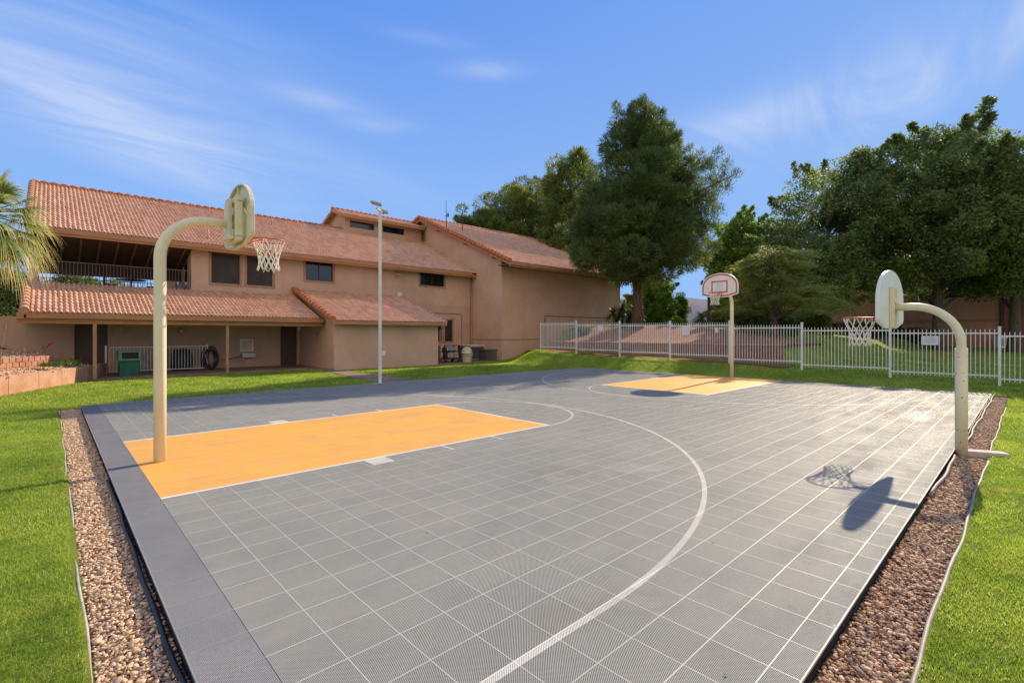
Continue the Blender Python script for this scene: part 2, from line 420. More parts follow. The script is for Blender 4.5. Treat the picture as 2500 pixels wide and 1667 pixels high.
def lattice(tiles, name, m, m2, parent):
    A = []
    for x0, I, J, sg in tiles:
        I, J = np.meshgrid(np.asarray(I), np.asarray(J)); I = I.ravel()[:, None]; J = J.ravel()[:, None]
        A.append(np.stack([x0 + (I + sg[:, 0])*TX, YB + (J + sg[:, 1])*TY, x0 + (I + sg[:, 2])*TX, YB + (J + sg[:, 3])*TY, sg[:, 4] + 0*(I + J)], -1).reshape(-1, 5))
    ax, ay, bx, by, d = np.concatenate(A).T
    zt = np.where(d > 0, -.0006, 0.); zb = np.full_like(zt, -.0125)
    L = np.hypot(bx - ax, by - ay); px = -(by - ay) / L * RW * TX / 2; py = (bx - ax) / L * RW * TX / 2
    c = [(ax - px, ay - py), (bx - px, by - py), (bx + px, by + py), (ax + px, ay + py)]
    V = np.stack([np.stack([u, v, z], -1) for z in (zt, zb) for u, v in c], 1)
    k = np.arange(len(ax), dtype=np.int32)[:, None] * 8
    F = np.concatenate([k + np.array(f) for f in ((0, 1, 2, 3), (4, 5, 1, 0), (3, 2, 6, 7))])
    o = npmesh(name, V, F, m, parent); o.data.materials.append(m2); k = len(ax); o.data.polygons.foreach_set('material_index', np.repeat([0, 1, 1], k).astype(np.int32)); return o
court = MB().box(X0 + .003, Y0 + .003, -.14, X1 - .003, Y1 - .003, -.012).build('court', M['slab']); tag(court, kind='structure')
XT = .8207; ka, kb = (6.73 - XT) / TX, (13.21 - XT) / TX; ia, ib = int(ka), int(kb)
lo_v, hi_v = (Y0 - YB) / TY, (Y1 - YB) / TY; j0, j1 = math.floor(lo_v), math.floor(hi_v)
mid = range(0, 12); out = [*range(j0 + 1, 0), *range(12, j1)]
full = clipped(0, 1, 0, 1)
TL = [(XT, range(60), out, full), (XT, range(ia + 1, ib), mid, full), (XT, [ia], mid, clipped(ka - ia, 1, 0, 1)), (XT, [ib], mid, clipped(0, kb - ib, 0, 1)),
      (XT, range(60), [j0], clipped(0, 1, lo_v - j0, 1)), (XT, range(60), [j1], clipped(0, 1, 0, hi_v - j1))]
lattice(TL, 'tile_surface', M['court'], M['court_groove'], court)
XL = X0 - (TX - (XT - X0)); bu = (X0 - XL) / TX
lattice([(XL, [0], range(j0 + 1, j1), clipped(bu, 1, 0, 1)), (XL, [0], [j0], clipped(bu, 1, lo_v - j0, 1)), (XL, [0], [j1], clipped(bu, 1, 0, hi_v - j1))], 'border_tiles', M['border'], M['border_groove'], court)
b = MB().box(XT + .003, YB, -.011, 6.73, YB + 12*TY, .0002); b.build('lane_tiles', M['court'], court)
b = MB().box(13.21, YB, -.011, X1 - .005, YB + 12*TY, .0002); b.build('lane_tiles', M['court'], court)
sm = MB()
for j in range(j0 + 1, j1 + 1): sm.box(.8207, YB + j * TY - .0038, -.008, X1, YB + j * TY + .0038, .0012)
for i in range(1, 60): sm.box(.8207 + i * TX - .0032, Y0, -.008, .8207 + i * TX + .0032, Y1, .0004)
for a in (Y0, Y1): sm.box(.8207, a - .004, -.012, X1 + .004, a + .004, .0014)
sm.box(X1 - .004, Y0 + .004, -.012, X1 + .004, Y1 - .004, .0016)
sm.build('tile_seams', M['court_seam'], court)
sm = MB()
for j in range(j0 + 1, j1 + 1): sm.box(X0, YB + j * TY - .004, -.008, .8187, YB + j * TY + .004, .0008)
sm.box(X0 - .004, Y0 - .004, -.012, X0 + .004, Y1 + .004, .0012); sm.box(.8187, Y0, -.008, .8227, Y1, .0018)
sm.build('border_seams', M['border'], court)

# ---- paved places by the clubhouse
def sheet(name, poly, z, m, kind='structure', th=.05):
    o = MB().prism([(x, y, z - th) for x, y in poly], (0, 0, th)).build(name, m); tag(o, kind=kind); return o
sheet('patio', [(-5, 23.9), (8.9, 23.75), (9.4, 22.45), (9.72, 22.42), (9.72, 27.1), (-5, 27.1)], .02, M['patio'], th=.3)
sheet('path', [(8.45, 15.31), (9.8, 15.31), (9.9, 22.4), (9.2, 22.4)], -.03, M['patio'], th=.1)
sheet('equipment_pad', [(15.7, 22.6), (20.9, 22.9), (20.9, 26.9), (15.7, 26.9)], .015, M['patio'], th=.2)

# red mulch bank behind the fence
mx, my = np.meshgrid(np.arange(23.84, 30.6, .22), np.arange(7.7, 23.4, .22)); n = mx.shape[1]
mz = zf(mx, my) + .035 + .05 * rng.random(mx.shape)
edge = ss(29.2, 30.4, mx + .5 * np.sin(my * 1.3)); mz -= edge * .12
I, J = np.meshgrid(np.arange(n - 1), np.arange(mx.shape[0] - 1)); q = (J * n + I).ravel()
tag(npmesh('mulch_bank_ground', np.stack([mx, my, mz], -1), np.stack([q, q + 1, q + n + 1, q + n], 1), M['mulch'], smooth=True), kind='structure')
mx, my = np.meshgrid(np.arange(21.62, 23.6, .3), np.arange(6.9, 22, .3)); n = mx.shape[1]
I, J = np.meshgrid(np.arange(n - 1), np.arange(mx.shape[0] - 1)); q = (J * n + I).ravel()
tag(npmesh('soil_strip_ground', np.stack([mx, my, zf(mx, my) + .02 + .02 * rng.random(mx.shape)], -1), np.stack([q, q + 1, q + n + 1, q + n], 1), M['mulch'], smooth=True), kind='structure')

# ---- gravel
def ico():
    t = (1 + 5 ** .5) / 2
    v = np.array([(-1,t,0),(1,t,0),(-1,-t,0),(1,-t,0),(0,-1,t),(0,1,t),(0,-1,-t),(0,1,-t),(t,0,-1),(t,0,1),(-t,0,-1),(-t,0,1)], float)
    f = np.array([(0,11,5),(0,5,1),(0,1,7),(0,7,10),(0,10,11),(1,5,9),(5,11,4),(11,10,2),(10,7,6),(7,1,8),(3,9,4),(3,4,2),(3,2,6),(3,6,8),(3,8,9),(4,9,5),(2,4,11),(6,2,10),(8,6,7),(9,8,1)])
    return v / np.linalg.norm(v[0]), f
def rand_rot(n):
    q = rng.normal(size=(n, 4)); q /= np.linalg.norm(q, axis=1)[:, None]; w, x, y, z = q.T
    return np.stack([1-2*(y*y+z*z), 2*(x*y-z*w), 2*(x*z+y*w), 2*(x*y+z*w), 1-2*(x*x+z*z), 2*(y*z-x*w), 2*(x*z-y*w), 2*(y*z+x*w), 1-2*(x*x+y*y)], 1).reshape(n, 3, 3)
def stones(name, P, s, m, flat=.62):
    v, f = ico(); n = len(P)
    W = v[None] * (1 + .28 * rng.normal(size=(n, 12, 1))) * np.array([1.25, .9, .75])
    W = np.einsum('nij,nkj->nki', rand_rot(n), W) * s[:, None, None]; W[..., 2] *= flat
    V = W + P[:, None]; F = (np.arange(n)[:, None, None] * 12 + f[None]).reshape(-1, 3)
    return npmesh(name, V, F, m, rnd=np.repeat(rng.random(n), 12))
def gravel(name, x0, x1, y0, y1, dens, m, wob):
    n = int((x1 - x0) * (y1 - y0) * dens)
    P = np.stack([rng.uniform(x0, x1, n), rng.uniform(y0, y1, n), rng.uniform(-.108, -.072, n)], 1)
    k = wob(P); P = P[k]
    o = stones(name, P, rng.gamma(3.6, .0021, len(P)) + .003, m); tag(o, kind='stuff'); return o
tag(MB().box(.16, 1.0, -.2, X0 + .003, 15.25, -.098).build('gravel_bed_ground', M['mulch']), kind='structure')
tag(MB().box(1.0, .425, -.2, 19.22, Y0 + .003, -.098).build('side_bed_ground', M['mulch']), kind='structure')
gravel('tan_gravel', .155, .512, 1.6, 15.25, 6200, M['gravel'], lambda P: P[:, 0] > .16 + .012 * np.sin(P[:, 1] * 2.1))
gravel('brown_gravel', 1.6, 19.2, .42, .762, 5600, M['gravel_brown'], lambda P: P[:, 1] > .425 + .012 * np.sin(P[:, 0] * 1.9))
# bits of dry straw and twig on the gravel
tw = MB()
for k in range(70):
    if k % 2: x, y = rng.uniform(.2, .48), rng.uniform(2.3, 9)
    else: x, y = rng.uniform(2.6, 9), rng.uniform(.46, .73)
    a = rng.uniform(0, 6.28); l = rng.uniform(.02, .06)
    tw.tube([(x - l*math.cos(a), y - l*math.sin(a), -.055), (x, y, -.045 + rng.uniform(0, .015)), (x + l*math.cos(a+.3), y + l*math.sin(a+.3), -.052)], .0016, 4)
tag(tw.build('dry_straw_litter', mat('straw', (.55, .42, .26), .8)), kind='stuff')

# fallen leaves and grit blown onto the court
lf = []; 
for k in range(70):
    x, y = (rng.uniform(1, 19), rng.uniform(1, 15)) if k > 40 else (rng.uniform(2, 19), 15.2 - abs(rng.normal(0, .5))); lf.append((x, y))
lv, ff = [], []
for x, y in lf:
    a = rng.uniform(0, 6.28); l = rng.uniform(.006, .015); c, s = math.cos(a), math.sin(a); i = len(lv); h = .003 + rng.uniform(0, .008)
    lv += [(x - c*l, y - s*l, .0025), (x + s*l*.45, y - c*l*.45, .003 + h), (x + c*l, y + s*l, .004), (x - s*l*.45, y + c*l*.45, .003 + h*.6)]; ff.append((i, i+1, i+2, i+3))
tag(npmesh('fallen_leaves', lv, ff, mat('dry_leaf', (.16, .10, .055), .8, .5, 9)), kind='stuff')

# ---- grass
def blades(P, h, w, lean):
    n = len(P); a = rng.uniform(0, 2*PI, n); b = rng.uniform(0, 2*PI, n); ln = lean * rng.random(n) * h
    sx = np.cos(a) * w / 2; sy = np.sin(a) * w / 2; lx = np.cos(b) * ln; ly = np.sin(b) * ln
    rows = []
    for t, ww, ll in ((0, 1, 0), (.55, .8, .3), (1, .12, 1)):
        for sg in (-1, 1):
            rows.append(np.stack([P[:, 0] + sg*sx*ww + lx*ll, P[:, 1] + sg*sy*ww + ly*ll, P[:, 2] + h*t*(1 - .12*ll)], -1))
    V = np.stack(rows, 1); k = np.arange(n, dtype=np.int32)[:, None] * 6
    F = np.concatenate([k + np.array(f) for f in ((0, 1, 3, 2), (2, 3, 5, 4))])
    pt = np.sin(P[:, 0]*1.7 + 1 + 1.3*np.sin(P[:, 1]*2.3)) * np.sin(P[:, 1]*1.3 + 1.1*np.sin(P[:, 0]*3.1)) * .5 + .5; pt2 = np.sin(P[:, 0]*9 + 3*np.sin(P[:, 1]*7)) * np.sin(P[:, 1]*8 + 2*np.sin(P[:, 0]*6)) * .5 + .5
    r = np.clip(rng.random(n) * .42 + .34 * pt + .24 * pt2, 0, .98)
    r[rng.random(n) < .012] = 1
    return V.reshape(-1, 3), F, np.repeat(r, 6)
def grass(name, parts):
    Vs, Fs, Rs = [], [], []; o = 0
    for V, F, r in parts: Vs.append(V); Fs.append(F + o); Rs.append(r); o += len(V)
    tag(npmesh(name, np.concatenate(Vs), np.concatenate(Fs), M['grass'], rnd=np.concatenate(Rs)), kind='stuff')
def scatter(x0, x1, y0, y1, dens, keep=None):
    n = int((x1 - x0) * (y1 - y0) * dens); P = np.stack([rng.uniform(x0, x1, n), rng.uniform(y0, y1, n)], 1)
    cl = np.sin(P[:, 0]*5.1 + 2*np.sin(P[:, 1]*3.3)) * np.sin(P[:, 1]*4.7 + 1.5*np.sin(P[:, 0]*2.9))
    P = P[rng.random(n) < .8 + .35 * cl]
    if keep is not None: P = P[keep(P)]
    return np.column_stack([P, zf(P[:, 0], P[:, 1]) - .004])
def bl(P, h0, h1, w, lean=.9): return blades(P, rng.uniform(h0, h1, len(P)), np.full(len(P), w) * rng.uniform(.7, 1.3, len(P)), lean)
wl = lambda P: P[:, 0] < .125 + .012 * np.sin(P[:, 1] * 2.1)
wr = lambda P: P[:, 1] < .392 + .012 * np.sin(P[:, 0] * 1.9)
PATH = lambda P: ~((P[:, 0] > 8.4 + .09 * (P[:, 1] - 15.3)) & (P[:, 0] < 9.83))
def front(P):
    left = (P[:, 0] < 9) & ((P[:, 1] < 23.7) & (P[:, 0] > -1.0 + (P[:, 1] - 19.75) * .507 + .05))
    right = (P[:, 0] >= 9) & (P[:, 1] < 22.4 + .12 * np.clip(P[:, 0] - 15.6, 0, 6)) & (P[:, 0] < 21.4)
    return PATH(P) & (left | right)
grass('grass', [bl(scatter(-1.2, .14, 1.6, 6, 13500, wl), .016, .040, .0036), bl(scatter(-1.5, .14, 6, 12, 6000, wl), .020, .045, .0052),
    bl(scatter(-1.8, .2, 12, 16, 2200, lambda P: wl(P) | (P[:, 1] > 15.3)), .03, .06, .009),
    bl(scatter(1.8, 6, -1.0, .41, 13500, wr), .016, .040, .0036), bl(scatter(6, 12, -1.3, .41, 5600, wr), .020, .045, .0052),
    bl(scatter(12, 21.3, -1.6, .41, 1500, wr), .03, .06, .010),
    bl(scatter(-3, 21.4, 15.32, 23.8, 700, front), .035, .075, .013), bl(scatter(19.26, 21.45, .2, 15.3, 900), .03, .07, .012),
    bl(scatter(19.26, 25, 15.3, 23.4, 420, lambda P: (P[:, 0] < 21.4) | (P[:, 1] > 20.6)), .035, .075, .014),
    bl(scatter(21.7, 34, -4, 6.8, 160), .05, .1, .03), bl(scatter(30, 44, 9, 20, 60), .06, .12, .05)])

# ---- edging, tubing, block
def wavy(axis, c, a, b, amp, z, r, name, m, label, cat, step=.25, ph=0., f=2.1):
    P = []; t = a
    while t <= b:
        w = c + amp * math.sin(t * f + ph) + amp * .5 * math.sin(t * 5.3 + ph)
        P.append((w, t, z + .006 * math.sin(t * 3.1)) if axis == 'y' else (t, w, z + .006 * math.sin(t * 3.1))); t += step
    return tag(MB().tube(P, r, 8).build(name, m), label, cat)
wavy('y', .145, 1.6, 15.2, .008, -.060, .010, 'lawn_edging', M['edging'], 'thin grey edging strip between the left lawn and the tan gravel', 'edging')
wavy('x', .41, 1.6, 9.35, .010, -.055, .0145, 'lawn_edging', M['hosegrey'], 'pale wavy pipe edging beside the brown gravel, on the near side of the pale block', 'edging', f=1.9)
wavy('x', .41, 9.85, 16.5, .010, -.052, .012, 'lawn_edging', M['hosegrey'], 'pale wavy pipe edging beside the brown gravel, beyond the pale block toward the fence', 'edging', f=1.9)
wavy('y', X0 - .028, 1.6, 7.75, .010, -.068, .017, 'irrigation_tube', M['black'], 'black tube lying along the dark court border in the tan gravel', 'tube', f=1.2)
wavy('x', Y0 - .03, 6.9, 9.4, .014, -.045, .017, 'garden_hose', M['hosegrey'], 'pale grey hose along the court edge, nearer than the low hoop pole', 'hose')
wavy('x', Y0 - .055, 9.75, 19.55, .012, -.045, .017, 'garden_hose', M['hosegrey'], 'long pale grey hose along the court edge, beyond the low hoop pole', 'hose')
wavy('x', Y0 - .025, 9.9, 19.45, .006, -.02, .010, 'drip_tube', M['black'], 'thin dark tube beside the long pale hose at the far right court edge', 'tube')
blk = MB().bar((9.66, .70, -.035), (9.86, .24, -.035), .18, .075).build('concrete_block', M['block'], bevel=.003)
tag(blk, 'pale weathered block lying across the gravel at the foot of the low hoop', 'block')

# ================================================================ basketball hoops
def board_outline(h=.91):
    P = [(-.26, 0), (.26, 0), (.635, .085), (.675, .12), (.685, .16), (.685, .40)]
    for k in range(1, 20):
        th = PI * k / 20; P.append((.685 * math.cos(th), .40 + (h - .40) * math.sin(th) ** .92))
    return P + [(-.685, .40), (-.685, .16), (-.675, .12), (-.635, .085)]
def ring2(P, ins, c=(0, .45)):
    """Outline moved inward."""
    out = []
    n = len(P)
    for i in range(n):
        a = Vector(P[i - 1]); b = Vector(P[i]); d = Vector(P[(i + 1) % n])
        t = (d - a).normalized(); nr = Vector((-t.y, t.x)); out.append(tuple(b + nr * ins))
    return out
def hoop(loc, rz, label, off, zbot, zrim, r0, r1, collar, fan_back):
    root = empty('basketball_hoop', (0, 0, 0), label, 'basketball hoop', 'basketball hoops on the court')
    za = zbot + .33; Rb = .56 if off < 1 else .62
    pole = MB()
    P = [(0, 0, za - Rb + .0)]
    arc = [(Rb - Rb * math.cos(t), 0, za - Rb + Rb * math.sin(t)) for t in np.linspace(0, PI/2, 13)]
    if collar:
        pole.tube([(0, 0, collar - .25)] + arc + [(off - .06, 0, za)], r1, 18)
        pole.build('arm', M['cream'], root)
        lo = MB().tube([(0, 0, -.1), (0, 0, collar)], r0, 20).build('pole', M['cream_spotted'], root)
        for z in (collar - .045, collar - .14):
            b = MB(); b.bar((r0 * .2, -r0 * .96, z), (r0 * .2, -r0 * .96 - .05, z), .016, .016); b.bar((r0 * .2, -r0 - .035, z - .02), (r0 * .2, -r0 - .035, z + .02), .012, .012)
            b.build('clamp_bolt', M['galv'], root)
    else:
        pole.tube([(0, 0, -.1), (0, 0, (za - Rb) * .55)] + arc + [(off - .06, 0, za)], [r0, r0] + [r0 + (r1 - r0) * i / 12 for i in range(13)] + [r1], 20)
        pole.build('pole', M['cream'], root)
    out = board_outline()
    X3 = lambda u, v, x: (x, -u, zbot + v)
    bd = MB()
    if fan_back:
        bd.prism([X3(u, v, off - .012) for u, v in out], (.012, 0, 0))
        # raised lip and ribs of the cast back
        ins = ring2(out, .022); n = len(out)
        for i in range(n):
            j = (i + 1) % n
            bd.prism([X3(*out[i], off - .055), X3(*out[j], off - .055), X3(*ins[j], off - .055), X3(*ins[i], off - .055)], (.043, 0, 0))
        bd.bar(X3(0, .70, off - .03), X3(0, .89, off - .03), .02, .036, up=(1, 0, 0)); bd.bar(X3(-.12, .64, off - .028), X3(-.62, .30, off - .028), .018, .03, up=(1, 0, 0)); bd.bar(X3(.12, .64, off - .028), X3(.62, .30, off - .028), .018, .03, up=(1, 0, 0))
    else:
        bd.prism([X3(u, v, off - .05) for u, v in out], (.05, 0, 0))
    bd.build('backboard', M['boardback'] if fan_back else M['board'], root, bevel=.006)
    # markings on the face
    mk = MB(); a = ring2(out, .035); b = ring2(out, .085); n = len(out)
    for i in range(n):
        j = (i + 1) % n
        mk.prism([X3(*a[i], off), X3(*a[j], off), X3(*b[j], off), X3(*b[i], off)], (.0025, 0, 0))
    mk.build('border_marking', M['red'], root)
    mk = MB(); w, zl, zh, t = .305, .17, .62, .05
    for (u0, v0, u1, v1) in ((-w, zl, w, zl + t), (-w, zh - t, w, zh), (-w, zl + t, -w + t, zh - t), (w - t, zl + t, w, zh - t)):
        mk.prism([X3(u0, v0, off), X3(u1, v0, off), X3(u1, v1, off), X3(u0, v1, off)], (.003, 0, 0))
    mk.build('target_square', M['red'], root)
    # bracket behind the board
    br = MB(); xb = off - (.055 if fan_back else .05)
    if fan_back:
        br.box(xb - .13, -.085, zbot + .08, xb - .08, .085, zbot + .68)
        br.box(xb - .075, -.34, zbot + .62, xb + .002, .34, zbot + .69); br.box(xb - .075, -.30, zbot + .07, xb + .002, .30, zbot + .13)
        br.box(xb - .09, -.32, zbot + .13, xb - .002, -.26, zbot + .62); br.box(xb - .09, .26, zbot + .13, xb - .002, .32, zbot + .62)
        br.box(xb - .15, -.20, zbot + .10, xb - .085, .20, zbot + .14)
    else:
        br.box(xb - .05, -.16, zbot + .015, xb - .002, -.045, zbot + .64); br.box(xb - .05, .045, zbot + .015, xb - .002, .16, zbot + .64)
        br.box(xb - .03, -.045, zbot + .015, xb - .002, .045, zbot + .26); br.box(xb - .045, -.045, zbot + .40, xb - .002, .045, zbot + .48)
        if collar:
            for u in (-.12, .12):
                for v in (.05, .2, .6): br.tube([(xb - .05, u, zbot + v), (xb - .058, u, zbot + v)], .009, 8)
    br.build('bracket', M['cream'], root, bevel=.004)
    # ring, its plate and braces
    xc = off + .15 + .23
    rm = MB().tube([(xc + .23 * math.cos(t), .23 * math.sin(t), zrim) for t in np.linspace(0, 2*PI, 37)[:-1]], .0095, 8, closed=True)
    rm.box(off + .0035, -.09, zrim - .13, off + .012, .09, zrim + .02); rm.box(off + .004, -.07, zrim - .012, off + .16, .07, zrim - .004)
    for s in (-1, 1): rm.tube([(off + .006, s * .08, zrim - .11), (xc - .12, s * .17, zrim - .012)], .007, 6); rm.tube([(off + .006, s * .09, zrim), (xc - .05, s * .222, zrim)], .008, 6)
    rm.build('rim', M['rim'], root)
    nt = MB(); N = 12
    for k in range(N):
        for s in (-1, 1):
            pts = []
            for t in np.linspace(0, 1, 15):
                r = .228 - .095 * (1 - (1 - min(t / .72, 1)) ** 1.6) + .022 * max(0, t - .72) / .28
                g = (t ** 1.25) * 2.6
                a = 2*PI/N * (k + .12 * s + s * g * .9) + .05 * math.sin(k * 2.3 + t * 3)
                pts.append((xc + r * math.cos(a), r * math.sin(a), zrim - .008 - t * (.44 + .015 * math.sin(k * 1.9))))
            nt.tube(pts, .0062, 5)
    nt.build('net', M['net'], root)
    root.location = loc; root.rotation_euler = (0, 0, rz)
    return root
hoop((1.055, 7.91, 0), 0, 'tall cream hoop on the orange lane at the left court end, seen from behind', .965, 2.93, 3.09, .0715, .058, None, True)
hoop((9.57, .69, -.02), R(86), 'low cream hoop on a rust-spotted pole at the right court edge beside the gravel', .86, 1.79, 1.965, .072, .057, 1.50, False)
hoop((19.2, 7.95, 0), R(180), 'far hoop near the white fence, its red-bordered board facing the camera', 1.10, 3.03, 3.19, .068, .06, None, False)

# ================================================================ white picket fence along the court
FX = 21.5
fy = [20.29, 17.53, 14.65, 11.81, 9.0, 6.18, 3.40, .67, -2.1, -4.9]
ft = [2.22, 2.14, 2.09, 2.05, 1.92, 1.80, 1.70, 1.61, 1.55]
fence = empty('picket_fence', (FX, 8, .3), 'long white metal picket fence stepping down the slope behind the court', 'fence')
for i, y in enumerate(fy):
    top = (ft[max(i - 1, 0)] + .20) if i else ft[0] + .12; g = float(zf(FX, y))
    pb = MB().box(FX - .035, y - .035, g - .25, FX + .035, y + .035, top); pb.box(FX - .042, y - .042, top, FX + .042, y + .042, top + .015)
    if i: pb.build('post', M['white'], fence)
    else: MB().box(FX - .02, y - .02, g - .2, FX + .02, y + .02, top).build('post', M['white'], fence)
for i in range(len(ft)):
    ya, yb, z = fy[i], fy[i + 1], ft[i]; pn = MB(); zl = z - 1.33
    for zz in (z, zl): pn.box(FX - .016, yb + .037, zz - .022, FX + .016, ya - .037, zz + .022)
    n = int((ya - yb) / .108)
    for k in range(1, n):
        y = yb + (ya - yb) * k / n
        pn.box(FX - .0095, y - .0095, zl - .09, FX + .0095, y + .0095, z + .125)
    pn.build('panel', M['white'], fence)
def signboard(y, z, w, h, label, lines=False):
    s = MB().box(FX - .034, y - w / 2, z - h / 2, FX - .0285, y + w / 2, z + h / 2).build('fence_sign', M['sign'], bevel=.001)
    tag(s, label, 'sign')
    if lines:
        c = bpy.data.curves.new('heading', 'FONT'); c.body = 'NOTICE'; c.size = h * .20; c.extrude = .0008; c.align_x = 'CENTER'
        tmp = bpy.data.objects.new('tmp', c); COL.objects.link(tmp); bpy.context.view_layer.update(); me = bpy.data.meshes.new_from_object(tmp); bpy.data.objects.remove(tmp)
        t = link('heading', me, M['lettering'], s); t.location = (FX - .036, y, z + h * .30); t.rotation_euler = (R(90), 0, R(-90)); t.scale = (1.15, 1, 1)
        ln = MB()
        for k, ww in enumerate((.62, .78, .70, .80, .82, .66, .80)): ln.box(FX - .0362, y - w * ww / 2, z + h * (.20 - .085 * k), FX - .0342, y + w * ww / 2, z + h * (.23 - .085 * k))
        ln.build('small_print', M['ink'], s)
signboard(2.33, 1.46, .44, .30, 'white notice sign with a red heading on the fence by the low hoop', True)
signboard(11.0, 1.83, .40, .42, 'blank pale sign panel on the fence, left of the far hoop')
signboard(15.85, 1.99, .30, .33, 'small blank pale sign panel on the fence below the yucca')
gl = tag(MB().bar((FX + .03, 16.1, 2.15), (FX + .03, 16.9, 2.08), .03, .03).build('gate_latch_bar', M['white']), 'thin white bar at the fence top beside the small blank sign', 'latch')
w = tag(MB().box(FX + .05, 9.55, 1.72, FX + .15, 9.68, 1.93).build('meter_box', M['white'], bevel=.01), 'small white box on the far side of the fence, beside the far hoop pole', 'box')

# low red block wall holding back the mulch
lw = MB(); 
for k in range(5):
    y = 7.55
    z0 = .35 + .16 * k; off = .15 if k % 2 else 0
    y -= off
    while y < 21.5:
        e = min(y + .40, 21.6); s = max(y, 7.55)
        if e - s > .1: lw.box(23.58 + rng.uniform(0, .015), s + .006, z0, 23.80, e - .006, z0 + .152)
        y += .41
wall = lw.build('block_wall', M['brick'], bevel=.012, seg=1); tag(wall, 'low red block retaining wall under the mulch slope behind the fence', 'wall')
cp = MB(); y = 7.5
while y < 21.5: cp.box(23.54, y + .004, 1.152, 23.86, min(y + .6, 21.6) - .004, 1.20); y += .6
cp.build('coping', M['concrete'], wall)

# ================================================================ clubhouse
CH = empty('clubhouse', (10, 27, 0), 'two storey tan stucco clubhouse with clay tile roofs, a balcony and a carport canopy', 'building')
def roof(name, O, U, S, nu, length, m=M['tile'], tw=.15, th=.37):
    """S-tile roof plane: O eave corner, U unit vector along the eave, S unit vector up the slope."""
    O, U, S = (np.array(t, float) for t in (O, U, S)); N = np.cross(U, S); N /= np.linalg.norm(N); N *= np.sign(N[2])
    pu = np.array([0, .08, .18, .30, .42, .52, .60, .80]); ph = np.where(pu <= .6, (.042 * np.sin(PI * pu / .6)), -.008 * np.sin(PI * (pu - .6) / .4))
    nt = max(1, int(round(nu / tw))); tw = nu / nt; nc = max(1, int(round(length / th))); th = length / nc
    u = (np.arange(nt)[:, None] + pu[None]).ravel() * tw; h = np.tile(ph, nt); u = np.append(u, nu); h = np.append(h, 0.)
    nn = len(u); Vs, Fs, Rn = [], [], []; o = 0; tid = np.clip((np.arange(nn - 1) // 8), 0, nt - 1)
    for c in range(nc):
        jit = rng.normal(0, .003, nt + 1); dz = jit[np.minimum(np.arange(nn) // 8, nt)]
        r = rng.random(nt)[tid]
        rows = [(c * th - .012, h * .55 - .004), (c * th - .012, h + .034 + dz), (c * th - .012, h + .034 + dz), ((c + 1) * th + .02, h + .004 + dz)]
        for s, hh in rows: Vs.append(O + u[:, None] * U + s * S + hh[:, None] * N)
        a = np.arange(nn - 1)
        for k in (0, 2):
            Fs.append(np.stack([o + k*nn + a, o + k*nn + a + 1, o + (k+1)*nn + a + 1, o + (k+1)*nn + a], 1)); Rn.append(r)
        o += 4 * nn
    return npmesh(name, np.concatenate(Vs), np.concatenate(Fs), m, CH, smooth=True, fr=np.concatenate(Rn))
def barrels(name, p, q, r=.13, step=.36, m=None, lift=.03):
    b = MB(); p = Vector(p); q = Vector(q); L = (q - p).length; d = (q - p).normalized(); n = int(L / step); st = L / n
    for k in range(n):
        a = p + d * (st * k); c = p + d * (st * (k + 1) + .03)
        a = a + Vector((0, 0, lift)); c = c + Vector((0, 0, lift - .025))
        b.tube([a, c], [r, r * .86], 12)
    return b.build(name, m or M['verge'], CH)
def slab(name, pts, th, m):   # plate under a roof plane
    return MB().prism(pts, (0, 0, -th)).build(name, m, CH)
def cells(name, x0, x1, z0, z1, y, th, holes, m):
    """Wall along x with openings, one mesh."""
    b = MB(); xs = sorted({x0, x1, *[h[i] for h in holes for i in (0, 1)]}); zs = sorted({z0, z1, *[h[i] for h in holes for i in (2, 3)]})
    inh = lambda x, z: any(h[0] < x < h[1] and h[2] < z < h[3] for h in holes)
    solid = {}
    for i in range(len(xs) - 1):
        for j in range(len(zs) - 1): solid[i, j] = not inh((xs[i] + xs[i+1]) / 2, (zs[j] + zs[j+1]) / 2)
    for (i, j), s in solid.items():
        if not s: continue
        a, c, e, g = xs[i], xs[i+1], zs[j], zs[j+1]
        b.add([(a,y,e),(c,y,e),(c,y,g),(a,y,g)], [(0,1,2,3)]); b.add([(a,y+th,e),(c,y+th,e),(c,y+th,g),(a,y+th,g)], [(3,2,1,0)])
        for (di, dj, f) in ((-1,0,[(a,y,e),(a,y,g),(a,y+th,g),(a,y+th,e)]), (1,0,[(c,y,e),(c,y+th,e),(c,y+th,g),(c,y,g)]), (0,-1,[(a,y,e),(a,y+th,e),(c,y+th,e),(c,y,e)]), (0,1,[(a,y,g),(c,y,g),(c,y+th,g),(a,y+th,g)])):
            if not solid.get((i + di, j + dj), False): b.add(f, [(0,1,2,3)])
    return b.build(name, m, CH)
def window(x0, x1, z0, z1, y, pane, mull=True, trim=True, label=None):
    t = .045; f = MB()
    f.box(x0, y + .05, z0, x1, y + .11, z0 + t); f.box(x0, y + .05, z1 - t, x1, y + .11, z1)
    f.box(x0, y + .05, z0 + t, x0 + t, y + .11, z1 - t); f.box(x1 - t, y + .05, z0 + t, x1, y + .11, z1 - t)
    if mull: xm = (x0 + x1) / 2; f.box(xm - .025, y + .052, z0 + t, xm + .025, y + .108, z1 - t)
    w = f.build('window', M['frame'], CH)
    if label: w['label'] = label
    MB().box(x0 + .01, y + .085, z0 + .01, x1 - .01, y + .10, z1 - .01).build('pane', pane, w)
    if trim:
        s = .11; g = MB()
        g.box(x0 - s, y - .03, z0 - s, x1 + s, y + .002, z0); g.box(x0 - s, y - .03, z1, x1 + s, y + .002, z1 + s)
        g.box(x0 - s, y - .03, z0, x0, y + .002, z1); g.box(x1, y - .03, z0, x1 + s, y + .002, z1); g.build('surround', M['trim'], w)
    return w
Yf = 27.0; XW = 21.51
